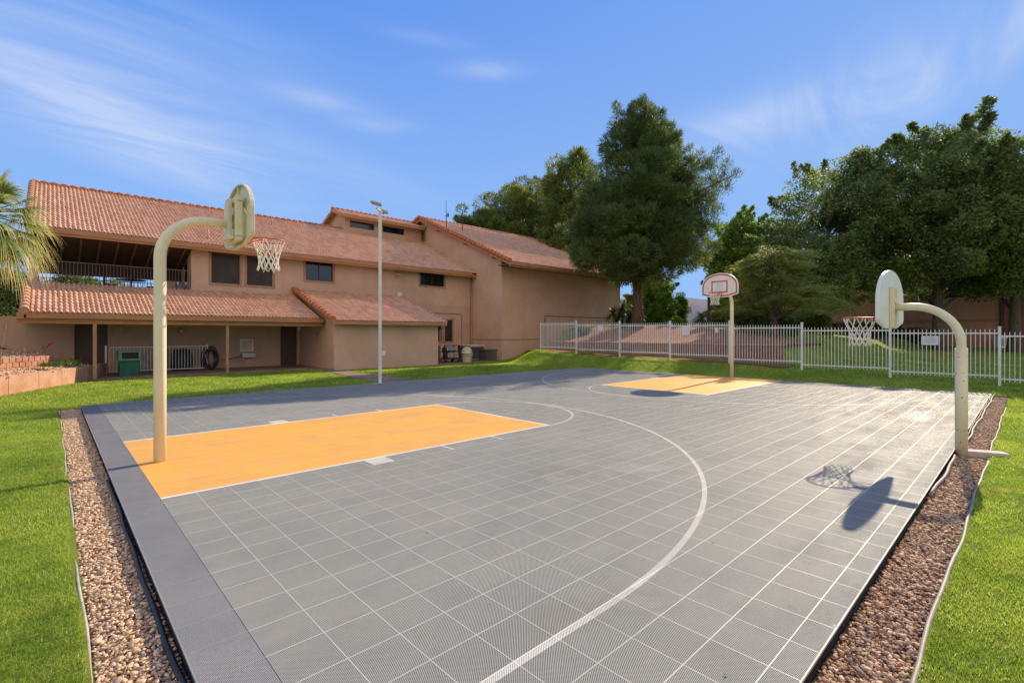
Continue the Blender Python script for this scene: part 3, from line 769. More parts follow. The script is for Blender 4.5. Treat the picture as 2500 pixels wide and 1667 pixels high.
up = [(5.62, 6.85, 4.13, 5.60), (7.17, 8.38, 4.13, 5.60), (10.07, 11.59, 4.60, 5.63), (17.32, 19.22, 4.81, 5.63)]
lo = [(18.43, 19.0, 1.16, 2.6), (19.27, 19.9, 1.16, 2.6)]
cells('facade_wall', 4.8, XW, 3.55, 5.80, Yf, .22, up, M['stucco'])
cells('lower_wall', 15.5, XW, -.2, 3.55, Yf + .012, .21, lo, M['stucco_low'])
cells('carport_wall', -.72, 9.72, -.2, 3.5, Yf + .012, .21, [(.72, 1.78, -.2, 2.12), (8.78, 9.62, .0, 2.05)], M['stucco_low'])
MB().box(-9, Yf + .02, -.3, -.72, Yf + .24, 2.36).build('garden_wall', M['stucco_low'], CH)
for w in up[:2]: window(*w, Yf, M['screen'], False)
for w in up[2:]: window(*w, Yf, M['glass'])
for w in lo: window(*w, Yf + .012, M['glass'], False)
d = MB().box(8.74, Yf + .10, -.02, 9.66, Yf + .15, 2.10).build('door', M['door'], CH)
MB().tube([(9.50, Yf + .10, 1.02), (9.50, Yf + .04, 1.02)], .028, 10).build('handle', M['red'], d)
MB().tube([(9.50, Yf + .10, 1.20), (9.50, Yf + .06, 1.20)], .03, 10).build('lock', M['red'], d)
MB().box(.68, Yf + .12, -.02, 1.82, Yf + .16, 2.16).build('door', M['door'], CH)
b = MB(); b.box(17.4, Yf - .03, 3.03, 20.7, Yf + .01, 3.075); b.box(20.66, Yf - .03, .9, 20.70, Yf + .008, 3.03); b.build('wall_conduit', M['trim'], CH)

# main roof
sl = .448; ca = 1 / math.hypot(1, sl); S = (0, ca, sl * ca); eL, eY, eZ, rY = -.67, 26.38, 5.86, 33.6
rl = (rY - eY) / ca; rZ = eZ + (rY - eY) * sl
roof('main_roof', (eL, eY, eZ), (1, 0, 0), S, XW - eL, rl)
roof('rear_roof', (XW, 2*rY - eY, eZ), (-1, 0, 0), (0, -ca, sl * ca), XW - eL, rl)
slab('roof_deck', [(eL + .05, eY + .03, eZ - .03), (XW - .02, eY + .03, eZ - .03), (XW - .02, rY, rZ - .04), (eL + .05, rY, rZ - .04)], .13, M['soffit'])
slab('roof_deck', [(eL + .05, rY, rZ - .04), (XW - .02, rY, rZ - .04), (XW - .02, 2*rY - eY, eZ - .04), (eL + .05, 2*rY - eY, eZ - .04)], .13, M['soffit'])
barrels('verge_tiles', (eL + .03, eY, eZ + .02), (eL + .03, rY, rZ + .02), m=M['tile'])
barrels('ridge_tiles', (eL, rY, rZ + .02), (15.0, rY, rZ + .02), .12)
f = MB(); f.box(eL - .02, eY - .03, eZ - .20, XW - .4, eY + .02, eZ - .012); f.box(eL, eY + .02, eZ - .30, XW, eY + .09, eZ - .10); f.build('fascia', M['fascia'], CH)
g = MB(); g.bar((eL + .03, eY, eZ - .1), (eL + .03, rY, rZ - .1), .05, .2); g.build('rake_board', M['fascia'], CH)
MB().box(4.8, eY + .09, eZ - .13, XW, Yf, eZ - .10).build('soffit', M['rafter'], CH)
gd = MB().prism([(15.5, eY + .1, eZ - .6), (15.5, 2*rY - eY - .2, eZ - .6), (15.5, rY, rZ - .2)], (.2, 0, 0)); gd.build('gable_infill', M['stucco'], CH)
for x, y, z, h, r in ((5.53, 27.22, 6.2, .52, .045), (9.83, 31.83, 8.28, .55, .03), (11.48, 32.15, 8.42, .5, .03)):
    MB().tube([(x, y, z - .1), (x, y, z + h)], r, 10).tube([(x, y, z - .02), (x, y, z + .07)], [r * 2.6, r * 1.2], 12).build('vent_pipe', M['tile'] if r > .04 else M['trim'], CH)
# balcony
bx0, bx1 = -.62, 4.8
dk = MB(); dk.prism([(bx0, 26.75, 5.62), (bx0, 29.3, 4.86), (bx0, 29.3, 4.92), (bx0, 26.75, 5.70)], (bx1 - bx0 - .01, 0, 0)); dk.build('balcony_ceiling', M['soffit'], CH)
for k in range(9):
    x = bx0 + .35 + k * .60; MB().bar((x, 26.80, 5.57), (x, 29.25, 4.84), .07, .07).build('rafter', M['rafter'], CH)
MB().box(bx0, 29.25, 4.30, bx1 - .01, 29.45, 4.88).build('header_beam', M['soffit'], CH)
MB().box(bx0, 27.22, 3.42, bx1 - .01, 34.6, 3.58).build('balcony_floor', M['concrete'], CH)
MB().box(bx0, 26.98, 3.5, bx1 - .01, 27.2, 3.64).build('balcony_edge', M['fascia'], CH)
sw = MB()   # side wall with two dark openings
for y0, y1, z0, z1 in ((27.22, 27.9, 3.58, 5.75), (27.9, 28.9, 5.25, 5.75), (28.9, 30.0, 3.58, 6.2), (30.0, 30.9, 5.3, 6.3), (30.9, 34.6, 3.58, 6.6)): sw.box(4.8, y0, z0, 5.0, y1, z1)
sw.build('balcony_side_wall', M['stucco'], CH)
for y0, y1 in ((27.9, 28.9), (30.0, 30.9)):
    d = MB().box(4.84, y0 + .01, 3.6, 4.88, y1 - .01, 5.25).build('balcony_door', M['door'], CH); MB().box(4.825, y0 + .15, 4.0, 4.84, y1 - .15, 5.05).build('pane', M['glass'], d)
MB().box(bx0, 27.02, 3.58, bx0 + .25, 27.30, 5.75).build('balcony_pier', M['stucco'], CH)
def rail(name, p, q, zb, zt, m, sp=.115, r=.010):
    b = MB(); p = Vector((*p, 0)); q = Vector((*q, 0)); L = (q - p).length; n = int(L / sp)
    b.bar((p.x, p.y, zt), (q.x, q.y, zt), .045, .035); b.bar((p.x, p.y, zb), (q.x, q.y, zb), .035, .03)
    for k in range(n + 1):
        c = p.lerp(q, k / n); b.box(c.x - r, c.y - r, zb + .015, c.x + r, c.y + r, zt - .017)
    return b.build(name, m, CH)
rail('balcony_railing', (bx0 + .27, 27.06), (bx1 - .02, 27.06), 3.70, 4.62, M['iron'])
rail('balcony_railing', (bx0, 34.5), (bx1, 34.5), 3.70, 4.55, M['iron_dark'], .2)
rail('stair_railing', (-6.5, 27.3), (-.75, 27.3), 2.55, 3.30, M['iron_dark'], .13)
b = MB(); b.bar((-6, 27.6, 3.95), (-.7, 27.6, 3.95), .05, .05); b.bar((-3.2, 27.5, 2.9), (-.7, 27.5, 3.75), .05, .05)
for x in (-1.7, -1.15, -.8): b.box(x - .02, 27.57, 2.4, x + .02, 27.62, 3.95)
b.build('stair_railing', M['iron_dark'], CH)
MB().bar((-2.2, 26.98, 1.55), (-.35, 26.98, .62), .05, .09).build('stair_handrail', M['brown_metal'], CH)

# carport canopy roof
s2 = .372; c2 = 1 / math.hypot(1, s2); S2 = (0, c2, s2 * c2)
roof('canopy_roof', (eL, 23.48, 2.42), (1, 0, 0), S2, 10.15, (27.0 - 23.48) / c2)
slab('canopy_deck', [(eL + .05, 23.5, 2.39), (9.6, 23.5, 2.39), (9.6, 26.98, 2.39 + 3.48 * s2), (eL + .05, 26.98, 2.39 + 3.48 * s2)], .08, M['soffit'])
barrels('verge_tiles', (eL + .02, 23.46, 2.44), (eL + .02, 27.0, 3.76), .14, m=M['tile'])
f = MB(); f.box(-.60, 23.42, 2.22, 9.60, 23.50, 2.405); f.box(-.84, 23.62, 2.04, 9.66, 23.76, 2.24); f.build('fascia', M['fascia'], CH)
MB().box(-.84, 23.50, 2.20, -.66, 27.0, 2.40).build('canopy_end_board', M['fascia'], CH)
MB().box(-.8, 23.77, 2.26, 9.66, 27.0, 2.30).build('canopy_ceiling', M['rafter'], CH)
for x in (1.19, 5.53): MB().box(x - .055, 23.64, -.02, x + .055, 23.75, 2.04).build('post', M['trim'], CH, bevel=.006)

# annex
ax0, ax1, ay = 9.72, 15.6, 22.5
MB().box(ax0, ay, -.2, ax1, ay + .2, 2.14).build('annex_wall', M['stucco'], CH)
MB().box(ax1 - .2, ay + .202, -.2, ax1 - .002, Yf, 2.14).build('annex_side_wall', M['stucco_low'], CH)
MB().prism([(ax0 + .002, ay + .202, -.2), (ax0 + .002, Yf, -.2), (ax0 + .002, Yf, 3.84), (ax0 + .002, ay + .202, 2.28)], (.2, 0, 0)).build('annex_side_wall', M['stucco_low'], CH)
s3 = .347; c3 = 1 / math.hypot(1, s3)
roof('annex_roof', (9.45, 22.05, 2.30), (1, 0, 0), (0, c3, s3 * c3), 6.35, (27.0 - 22.05) / c3)
slab('annex_deck', [(9.5, 22.08, 2.27), (15.78, 22.08, 2.27), (15.78, 26.98, 2.27 + 4.9 * s3), (9.5, 26.98, 2.27 + 4.9 * s3)], .1, M['soffit'])
barrels('verge_tiles', (9.45, 22.02, 2.34), (9.45, 27.0, 4.06), .15); barrels('verge_tiles', (15.8, 22.02, 2.31), (15.8, 27.0, 4.03), .10, m=M['tile'])
f = MB(); f.box(9.42, 22.0, 2.12, 15.84, 22.07, 2.28); f.box(15.76, 22.07, 2.10, 15.82, 23.2, 2.26); f.build('fascia', M['fascia'], CH)
MB().prism([(15.60, 22.3, 2.12), (15.60, 26.98, 2.12), (15.60, 26.98, 3.78)], (.03, 0, 0)).build('annex_gable', M['stucco'], CH)
MB().lathe([(.0, .16), (.14, .12), (.19, 0), (.19, -.15)], (15.75, 26.85, 4.12), 14).build('roof_vent_cap', M['galv'], CH)
MB().tube([(15.84, 22.1, 2.12), (15.86, 22.35, 2.0), (15.70, 22.45, 1.9), (15.70, 22.45, .1)], .03, 8).build('downspout', M['trim'], CH)

# gable wing
wy0, wx1, wrY, wrZ, weY, weZ, wvX = 23.79, 35.0, 33.0, 10.78, 22.5, 6.25, 21.02
ws = (wrZ - weZ) / (wrY - weY); wc = 1 / math.hypot(1, ws)
roof('wing_roof', (wvX, weY, weZ), (1, 0, 0), (0, wc, ws * wc), 14.4, (wrY - weY) / wc)
roof('wing_rear_roof', (wvX + 14.4, 2*wrY - weY, weZ), (-1, 0, 0), (0, -wc, ws * wc), 14.4, (wrY - weY) / wc)
for s in (1, -1):
    y0, y1 = (weY + .03, wrY) if s > 0 else (2*wrY - weY - .03, wrY)
    slab('wing_deck', [(wvX + .05, y0, weZ - .03), (wvX + 14.35, y0, weZ - .03), (wvX + 14.35, y1, wrZ - .04), (wvX + .05, y1, wrZ - .04)], .12, M['trim'])
z = weZ + (wy0 - weY) * ws - .16
MB().prism([(XW, wy0, -.4), (XW, 2*wrY - wy0, -.4), (XW, 2*wrY - wy0, z), (XW, wrY, wrZ - .19), (XW, wy0, z)], (.25, 0, 0)).build('gable_wall', M['stucco'], CH)
MB().box(XW + .252, wy0 + .002, -.4, wx1, wy0 + .25, z).build('wing_wall', M['stucco'], CH)
MB().prism([(wx1 - .25, wy0 + .252, -.4), (wx1 - .25, 2*wrY - wy0, -.4), (wx1 - .25, 2*wrY - wy0, z), (wx1 - .25, wrY, wrZ - .19), (wx1 - .25, wy0 + .252, z)], (.25, 0, 0)).build('gable_wall', M['stucco'], CH)
barrels('verge_tiles', (wvX + .02, weY - .04, weZ + .03), (wvX + .02, wrY, wrZ + .05), .14)
barrels('verge_tiles', (wvX + .02, 2*wrY - weY, weZ + .03), (wvX + .02, wrY, wrZ + .05), .14)
barrels('verge_tiles', (wvX + 14.38, weY, weZ + .02), (wvX + 14.38, wrY, wrZ + .02), .12, m=M['tile'])
barrels('ridge_tiles', (wvX, wrY, wrZ + .03), (wvX + 14.4, wrY, wrZ + .03), .12, m=M['tile'])
f = MB(); f.bar((wvX + .08, weY, weZ - .12), (wvX + .08, wrY, wrZ - .12), .07, .24); f.bar((wvX + .08, 2*wrY - weY, weZ - .12), (wvX + .08, wrY, wrZ - .12), .07, .24); f.build('rake_board', M['fascia'], CH)
f = MB(); f.box(wvX + .02, weY - .06, weZ - .22, wvX + 14.35, weY + .03, weZ - .01); f.box(wvX + .04, weY + .03, weZ - .32, wvX + 14.3, weY + .1, weZ - .08); f.build('gutter', M['trim'], CH)
MB().box(wvX + .15, weY + .1, weZ - .15, wvX + 14.3, wy0 + .01, weZ - .11).build('soffit', M['rafter'], CH)
for y in (30.7, 27.4, 24.4):
    zz = weZ + (y - weY) * ws - .34; MB().box(wvX + .1, y - .12, zz - .05, XW + .02, y + .12, zz + .12).build('beam_end', M['trim'], CH)
v = MB().box(XW - .05, 32.75, 9.10, XW + .01, 34.1, 10.02); v.box(XW - .07, 32.68, 9.02, XW, 34.17, 9.10); v.box(XW - .07, 32.68, 10.02, XW, 34.17, 10.10); v.box(XW - .07, 32.68, 9.1, XW, 32.75, 10.02); v.box(XW - .07, 34.1, 9.1, XW, 34.17, 10.02)
lv = v.build('gable_vent', M['trim'], CH)
v = MB()
for k in range(9): v.bar((XW - .075, 32.76, 9.16 + .1 * k), (XW - .075, 34.09, 9.16 + .1 * k), .05, .03)
v.build('louvre_slats', M['frame'], lv)
MB().tube([(XW - .06, 26.86, 5.75), (XW - .06, 26.86, .4), (XW - .25, 26.8, .15)], .05, 10).build('downspout', M['trim'], CH)
MB().box(XW - .03, wy0 - .03, 1.28, XW, Yf, 1.33).box(XW - .03, wy0 - .03, 1.28, 25.6, wy0, 1.33).build('belt_band', M['trim'], CH)
b = MB(); b.box(25.63, wy0 - .03, 2.93, 34.8, wy0, 2.965); b.box(25.63, wy0 - .03, .5, 25.665, wy0 - .002, 2.93); b.build('wall_conduit', M['frame'], CH)
b = MB().tube([(27.2, 22.45, 6.05), (27.5, 22.2, 6.6), (27.75, 22.1, 6.95)], .035, 8); b.box(27.65, 22.0, 6.93, 27.95, 22.25, 7.1); b.build('roof_floodlight', M['galv'], CH)
for x, y, h in ((21.9, 30.5, 2.1), (23.3, 30.3, 1.15)):
    zz = weZ + (y - weY) * ws
    a = MB().tube([(x, y, zz - .05), (x, y, zz + h)], .028, 8)
    if h > 2: a.bar((x - .12, y, zz + .9), (x + .2, y, zz + .9), .04, .05); a.box(x + .12, y - .05, zz + .9, x + .2, y + .05, zz + 1.15)
    tag(a.build('roof_antenna', M['iron_dark']), 'taller dark antenna mast with a side bracket on the gable wing roof' if h > 2 else 'shorter thin antenna mast farther along the gable wing roof', 'antenna', 'antennas on the wing roof')

# clerestory along the ridge
cy, cx0 = 33.2, 15.1
cells('clerestory_wall', cx0, XW + .1, 8.6, 10.0, cy, .2, [(15.49, 17.36, 9.27, 9.74), (18.05, 19.86, 9.27, 9.74)], M['stucco'])
MB().prism([(cx0, cy + .2, 8.4), (cx0, 37.0, 8.0), (cx0, 36.8, 9.45), (cx0, 34.3, 10.44), (cx0, cy + .2, 9.98)], (.2, 0, 0)).build('clerestory_wall', M['stucco'], CH)
window(15.49, 17.36, 9.27, 9.74, cy, M['glass'], False, False); window(18.05, 19.86, 9.27, 9.74, cy, M['glass'], False, False)
k1 = (10.60 - 9.98) / (34.3 - 32.65); q1 = 1 / math.hypot(1, k1)
roof('clerestory_roof', (14.65, 32.65, 9.98), (1, 0, 0), (0, q1, k1 * q1), 6.9, 1.65 / q1)
roof('clerestory_rear_roof', (21.5, 37.4, 9.33), (-1, 0, 0), (0, -.925, .379), 6.85, 3.35)
slab('clerestory_deck', [(14.7, 32.67, 9.95), (21.5, 32.67, 9.95), (21.5, 34.3, 10.56), (14.7, 34.3, 10.56)], .1, M['trim']); slab('clerestory_deck', [(14.7, 34.3, 10.56), (21.5, 34.3, 10.56), (21.5, 37.35, 9.30), (14.7, 37.35, 9.30)], .1, M['trim'])
barrels('ridge_tiles', (14.62, 34.3, 10.62), (21.5, 34.3, 10.62), .12)
f = MB(); f.box(14.65, 32.58, 9.78, 21.3, 32.65, 9.97); f.bar((14.68, 32.62, 9.87), (14.68, 34.3, 10.50), .07, .2); f.bar((14.68, 37.4, 9.23), (14.68, 34.3, 10.50), .07, .2); f.build('fascia', M['fascia'], CH)

# ---- things about the carport
t = empty('drinking_fountain', (7.15, 26.8, .5), 'pale framed wall fountain with a grey basin under the carport', 'drinking fountain')
b = MB(); b.box(6.85, 26.90, .80, 7.45, 27.01, .86); b.box(6.85, 26.90, 1.36, 7.45, 27.01, 1.42); b.box(6.85, 26.90, .86, 6.91, 27.01, 1.36); b.box(7.39, 26.90, .86, 7.45, 27.01, 1.36); b.build('frame', M['white'], t, bevel=.015)
MB().box(6.91, 26.95, .86, 7.39, 27.0, 1.36).build('backsplash', M['filter'], t)
b = MB().box(6.88, 26.62, .52, 7.48, 27.0, .72); b.box(6.98, 26.60, .60, 7.38, 26.62, .64); b.build('basin', M['galv'], t, bevel=.02); MB().tube([(7.0, 26.9, .52), (7.0, 26.9, .30), (7.0, 27.0, .25)], .025, 8).build('drain_pipe', M['galv'], t)
t = empty('trash_bin', (2.3, 24.6, 0), 'green square trash bin with a paler hooded lid before the small carport fence', 'trash bin')
MB().prism([(1.95, 24.3, .0), (2.60, 24.3, .0), (2.60, 24.95, .0), (1.95, 24.95, .0)], (0, 0, .62)).build('body', M['bin'], t, bevel=.03)
b = MB(); b.box(1.90, 24.25, .62, 2.65, 25.0, .70); b.box(1.92, 24.27, .70, 2.03, 24.98, .95); b.box(2.54, 24.27, .70, 2.63, 24.98, .95); b.box(2.035, 24.90, .70, 2.535, 24.98, .95); b.box(1.92, 24.27, .95, 2.63, 24.98, 1.01); b.build('lid', M['binlid'], t, bevel=.02)
MB().box(2.032, 24.5, .702, 2.538, 24.89, .948).build('liner', M['black'], t)
t = empty('garden_fence', (3.6, 26, 0), 'small pale picket enclosure fence under the carport', 'fence')
b = MB(); y = 26.0
for z in (.12, 1.12): b.bar((1.75, y, z), (5.2, y, z), .03, .03)
for k in range(31): b.box(1.78 + k * .113 - .008, y - .008, .12, 1.78 + k * .113 + .008, y + .008, 1.12)
b.build('panel', M['white'], t)
for x in (1.65, 5.25): MB().box(x - .03, y - .03, 0, x + .03, y + .03, 1.2).build('post', M['white'], t)
b = MB(); b.lathe([(.0, 0), (.40, 0), (.42, .3), (.40, .75), (.30, .95), (0, 1.0)], (4.35, 26.5, .02), 16); tag(b.build('storage_tank', M['tubdark']), 'dark rounded tank behind the small carport fence, nearer the hose', 'tank')
b = MB(); b.lathe([(.0, 0), (.22, 0), (.24, .3), (.20, .5), (0, .56)], (2.95, 26.45, .02), 16).tube([(2.95, 26.45, .5), (2.95, 26.45, .72), (2.7, 26.45, .8), (2.7, 26.45, .2)], .035, 8); tag(b.build('pool_pump', M['ac']), 'grey pump with bent pipe behind the small carport fence, beside the green bin', 'pump')
b = MB()
for k in range(9): b.tube([(5.36 + .05 * math.sin(k * 2.1) + (.17 + .03 * k) * math.cos(a) * .8, 25.8 + .022 * k + .03 * math.sin(3 * a + k), .55 + .06 * math.cos(k * 1.7) + (.36 + .02 * k) * math.sin(a) - .08 * math.cos(a) ** 2) for a in np.linspace(0, 2*PI, 25)[:-1]], .02, 6, closed=True)
tag(b.build('coiled_hose', M['black']), 'black hose coiled on the right end of the small carport fence', 'hose')
b = MB().tube([(5.7, 26.2, .5), (6.2, 26.6, .42), (6.9, 26.95, .58)], .015, 6); tag(b.build('supply_hose', M['black']), 'thin dark hose sagging from the coil to the wall fountain', 'hose')
t = tag(MB().box(1.95, 26.86, 1.72, 2.30, 27.0, 2.0).build('wall_box', M['stucco'], bevel=.01), 'tan electrical box high on the carport wall above the green bin', 'box')
t = tag(MB().box(4.28, 26.84, 1.72, 4.5, 27.0, 1.92).build('wall_lamp', M['lampgrey'], bevel=.02), 'small grey lamp high on the carport wall above the small fence', 'lamp'); MB().tube([(4.39, 26.84, 1.80), (4.39, 26.80, 1.80)], .05, 12).build('bulb', M['sign'], t)
sg = MB()
for z, w in ((1.75, .30), (1.68, .20), (1.60, .30)): sg.box(9.70, 24.40 - w / 2, z, 9.712, 24.40 + w / 2, z + .025)
sg.box(9.70, 24.54, 1.628, 9.712, 24.555, 1.748)
tag(sg.build('wall_sign', M['red']), 'small red lettered sign on the dark wall beside the carport door', 'sign')

# ---- equipment by the facade
t = empty('utility_cart', (17.1, 23.2, 0), 'dark utility cart loaded with grey gear at the annex corner', 'cart')
b = MB(); b.box(16.35, 22.95, .22, 17.5, 23.6, .28); b.box(16.35, 22.95, .62, 17.5, 23.6, .68)
for x in (16.4, 17.45):
    for y in (23.0, 23.55): b.box(x - .03, y - .03, .1, x + .03, y + .03, 1.02)
b.bar((16.4, 23.0, 1.0), (17.45, 23.0, 1.0), .04, .04); b.build('frame', M['black'], t)
MB().box(16.6, 22.96, .285, 17.05, 23.5, .60).box(16.55, 22.97, .69, 17.2, 23.5, .90).build('gear_box', M['steel'], t, bevel=.03)
b = MB()
for x in (16.5, 17.35):
    for y in (22.97, 23.58): b.tube([(x, y - .025, .09), (x, y + .025, .09)], .085, 14)
b.build('wheels', M['tubdark'], t)
b = MB(); b.tube([(17.65, 23.0, .05), (17.55, 23.2, 1.0)], .05, 8); b.prism([(17.45, 22.95, .02), (17.85, 22.95, .02), (17.62, 23.15, .95), (17.48, 23.15, .95)], (0, .08, 0)); tag(b.build('folded_board', M['tubdark'], bevel=.02), 'dark folded board leaning between the cart and the cream canister', 'board')
b = MB().lathe([(.29, 0), (.30, .02), (.30, .16), (.315, .20), (.32, .50), (.34, .51), (.34, .55), (.32, .56), (.315, .68), (.27, .79), (.16, .86), (.15, .90), (0, .91)], (17.95, 22.95, .0), 24)
t = b.build('pool_filter', M['filter']); tag(t, 'cream domed filter canister standing on the lawn by the wing', 'filter'); MB().box(18.25, 22.88, .38, 18.34, 23.0, .52).build('valve', M['sign'], t)
t = empty('air_conditioner', (19.3, 24, 0), 'grey slatted air conditioner unit between the cream canister and the green cabinet', 'air conditioner')
MB().box(18.75, 23.6, .06, 19.85, 24.7, .92).build('body', M['ac'], t, bevel=.03); MB().box(18.72, 23.57, .92, 19.88, 24.73, .97).build('lid', M['galv'], t, bevel=.015)
b = MB()
for k in range(16): b.box(18.82 + k * .064, 23.575, .12, 18.85 + k * .064, 23.598, .86)
for k in range(14): b.box(18.725, 23.7 + k * .07, .12, 18.748, 23.73 + k * .07, .86)
b.build('grille', M['iron_dark'], t)
t = empty('utility_cabinet', (20, 23.3, 0), 'low green and brown metal cabinet at the wing wall', 'cabinet')
MB().box(19.45, 22.95, -.02, 20.35, 23.75, .66).build('body', M['brown_metal'], t, bevel=.01); MB().box(19.40, 22.9, .66, 20.42, 23.8, .71).build('lid', M['green_metal'], t, bevel=.01); MB().box(19.95, 22.94, .02, 20.33, 22.95, .64).build('door', M['green_metal'], t)
MB().box(20.355, 23.0, .28, 20.52, 23.2, .66).build('meter', M['ac'], t)

# ---- court light pole
t = empty('light_pole', (8.29, 15.44, 0), 'slim pale light pole with two floodlights at the far court edge', 'light pole')
b = MB().box(8.29 - .04, 15.44 - .04, -.1, 8.29 + .04, 15.44 + .04, 5.95); b.box(8.15, 15.30, -.05, 8.43, 15.58, -.015); b.build('pole', M['pole'], t)
b = MB().bar((8.0, 15.16, 5.93), (8.58, 15.72, 5.93), .05, .05); b.build('crossarm', M['galv'], t)
for s, dz in ((-1, .06), (1, -.02)):
    c = Vector((8.29 + s * .26, 15.44 + s * .25, 6.02 + dz)); fl = MB().bar(c + Vector((-.15, .10, .05)), c + Vector((.13, -.10, -.04)), .24, .07).build('floodlight', M['lampgrey'], t, bevel=.015)
    MB().bar(c + Vector((-.12, .08, -.001)), c + Vector((.10, -.08, -.074)), .19, .01).build('lens', M['lens'], fl)
MB().box(8.345, 15.38, .93, 8.47, 15.50, 1.10).build('switch_box', M['sign'], t, bevel=.008)

# ---- balcony furniture seen through the railing
t = empty('patio_table', (2.9, 30.5, 3.58), 'dark round patio table seen through the balcony railing', 'table')
MB().lathe([(0, .72), (.6, .72), (.62, .74), (.6, .76), (0, .76)], (2.9, 30.5, 3.58), 20).build('tabletop', M['iron_dark'], t)
MB().lathe([(.28, 0), (.05, .06), (.04, .72)], (2.9, 30.5, 3.58), 12).build('pedestal', M['iron_dark'], t)
def chair(x, y, rz):
    t = empty('patio_chair', (0, 0, 0), 'dark metal patio chair by the balcony table', 'chair', 'patio chairs on the balcony')
    b = MB().box(-.24, -.24, .42, .24, .24, .46); b.build('seat', M['iron_dark'], t)
    b = MB()
    for k in range(6): b.box(-.22 + k * .083, .23, .46, -.20 + k * .083, .25, .95)
    b.bar((-.24, .24, .96), (.24, .24, .96), .04, .04); b.build('backrest', M['iron_dark'], t)
    for sx in (-.22, .22):
        for sy in (-.22, .22): MB().tube([(sx * 1.1, sy * 1.1, 0), (sx, sy, .42)], .015, 6).build('leg', M['iron_dark'], t)
    t.location = (x, y, 3.58); t.rotation_euler = (0, 0, rz); return t
c0 = chair(2.1, 30.2, 1.4); c0['label'] = 'dark patio chair on the left of the balcony table'
c1 = copy_tree(c0); c1.location = (3.75, 30.3, 3.58); c1.rotation_euler = (0, 0, -1.5); c1['label'] = 'dark patio chair on the right of the balcony table'

# ================================================================ plants
YAW = R(46.678); FV = np.array([math.cos(YAW), math.sin(YAW)]); RV = np.array([math.sin(YAW), -math.cos(YAW)])
def at(px, d):
    """Ground spot at distance d along the view, by its bearing in the photograph."""
    p = (FV + (px - 1250) / 1194.9 * RV) * d; return float(p[0]), float(p[1])
def unit(v): return v / np.maximum(np.linalg.norm(v, axis=-1, keepdims=True), 1e-9)
def leafmesh(name, P, L, W, m, parent, direc=None, bias=0., tint=None):
    n = len(P); u = rng.normal(size=(n, 3))
    if direc is not None: u = unit(u) * (1 - bias) + direc * bias
    u = unit(u); v = unit(np.cross(u, rng.normal(size=(n, 3))))
    L = (L * rng.uniform(.65, 1.35, n))[:, None]; W = (W * rng.uniform(.7, 1.3, n))[:, None]
    V = np.stack([P, P + u*L*.45 + v*W/2, P + u*L, P + u*L*.45 - v*W/2], 1).reshape(-1, 3)
    r = rng.random(n) * .6 + (tint if tint is not None else .2)
    return npmesh(name, V, np.arange(n * 4, dtype=np.int32).reshape(-1, 4), m, parent, rnd=np.repeat(np.clip(r, 0, 1), 4))
def profile_puffs(bx, by, prof, n, r0, shell=.55, deep=.9, tier=0):
    """Leaf clumps filling a crown given by height, left and right reach."""
    prof = np.array(prof, float); zz = np.linspace(prof[0, 0], prof[-1, 0], 200)
    Lw = np.interp(zz, prof[:, 0], prof[:, 1]); Rw = np.interp(zz, prof[:, 0], prof[:, 2]); tm = 1 - tier * (.5 - .5 * np.cos(zz * 2*PI / 1.75 + np.sin(zz))); Lw = Lw * tm; Rw = Rw * (1 - tier * (.5 - .5 * np.cos(zz * 2*PI / 1.75 + 1.6 + np.sin(zz)))); w = (Lw + Rw) ** 1.6; w /= w.sum()
    out = []
    for k in range(n):
        i = rng.choice(200, p=w); l, r = Lw[i], Rw[i]; c = (r - l) / 2; h = max((l + r) / 2, .2)
        a = rng.uniform(0, 2*PI); q = (shell + (1 - shell) * rng.random()) if rng.random() < .8 else rng.random() * shell
        rad = r0 * rng.uniform(.65, 1.35); q *= max(0, 1 - rad * .55 / h)
        lat = c + h * q * math.cos(a); dep = h * deep * q * math.sin(a)
        p = np.array([bx, by]) + RV * lat + FV * dep
        out.append((p[0], p[1], zz[i], rad))
    return np.array(out)
def puff_points(pf, per, flat=.8, hollow=.45):
    n = len(pf); k = np.repeat(np.arange(n), per); d = unit(rng.normal(size=(len(k), 3)))
    r = (hollow + (1 - hollow) * rng.random(len(k)) ** .7)[:, None] * pf[k, 3][:, None]
    off = d * r * np.array([1, 1, flat]); return pf[k, :3] + off, d, k
def trunk(name, pts, r, m, parent, limbs=(), rl=.12):
    b = MB().tube(pts, r, 12)
    P = [Vector(p) for p in pts]
    for tip in limbs:
        t = Vector(tip); zt = min(max(t.z - (Vector((t.x, t.y, 0)) - Vector((P[0].x, P[0].y, 0))).length * .55, P[0].z + (P[-1].z - P[0].z) * .25), P[-1].z)
        k = max(i for i in range(len(P)) if P[i].z <= zt + 1e-6); j = min(k + 1, len(P) - 1)
        f = (zt - P[k].z) / max(P[j].z - P[k].z, 1e-6) if j > k else 0; s = P[k].lerp(P[j], min(f, 1))
        mid = s.lerp(t, .5) + Vector((rng.normal(0, .15), rng.normal(0, .15), .12 * (t - s).length * rng.uniform(.2, 1)))
        b.tube([s, s.lerp(mid, .5) + Vector((0, 0, .05)), mid, mid.lerp(t, .6), t], [rl, rl * .8, rl * .55, rl * .35, rl * .15], 6)
    return b.build(name, m, parent)
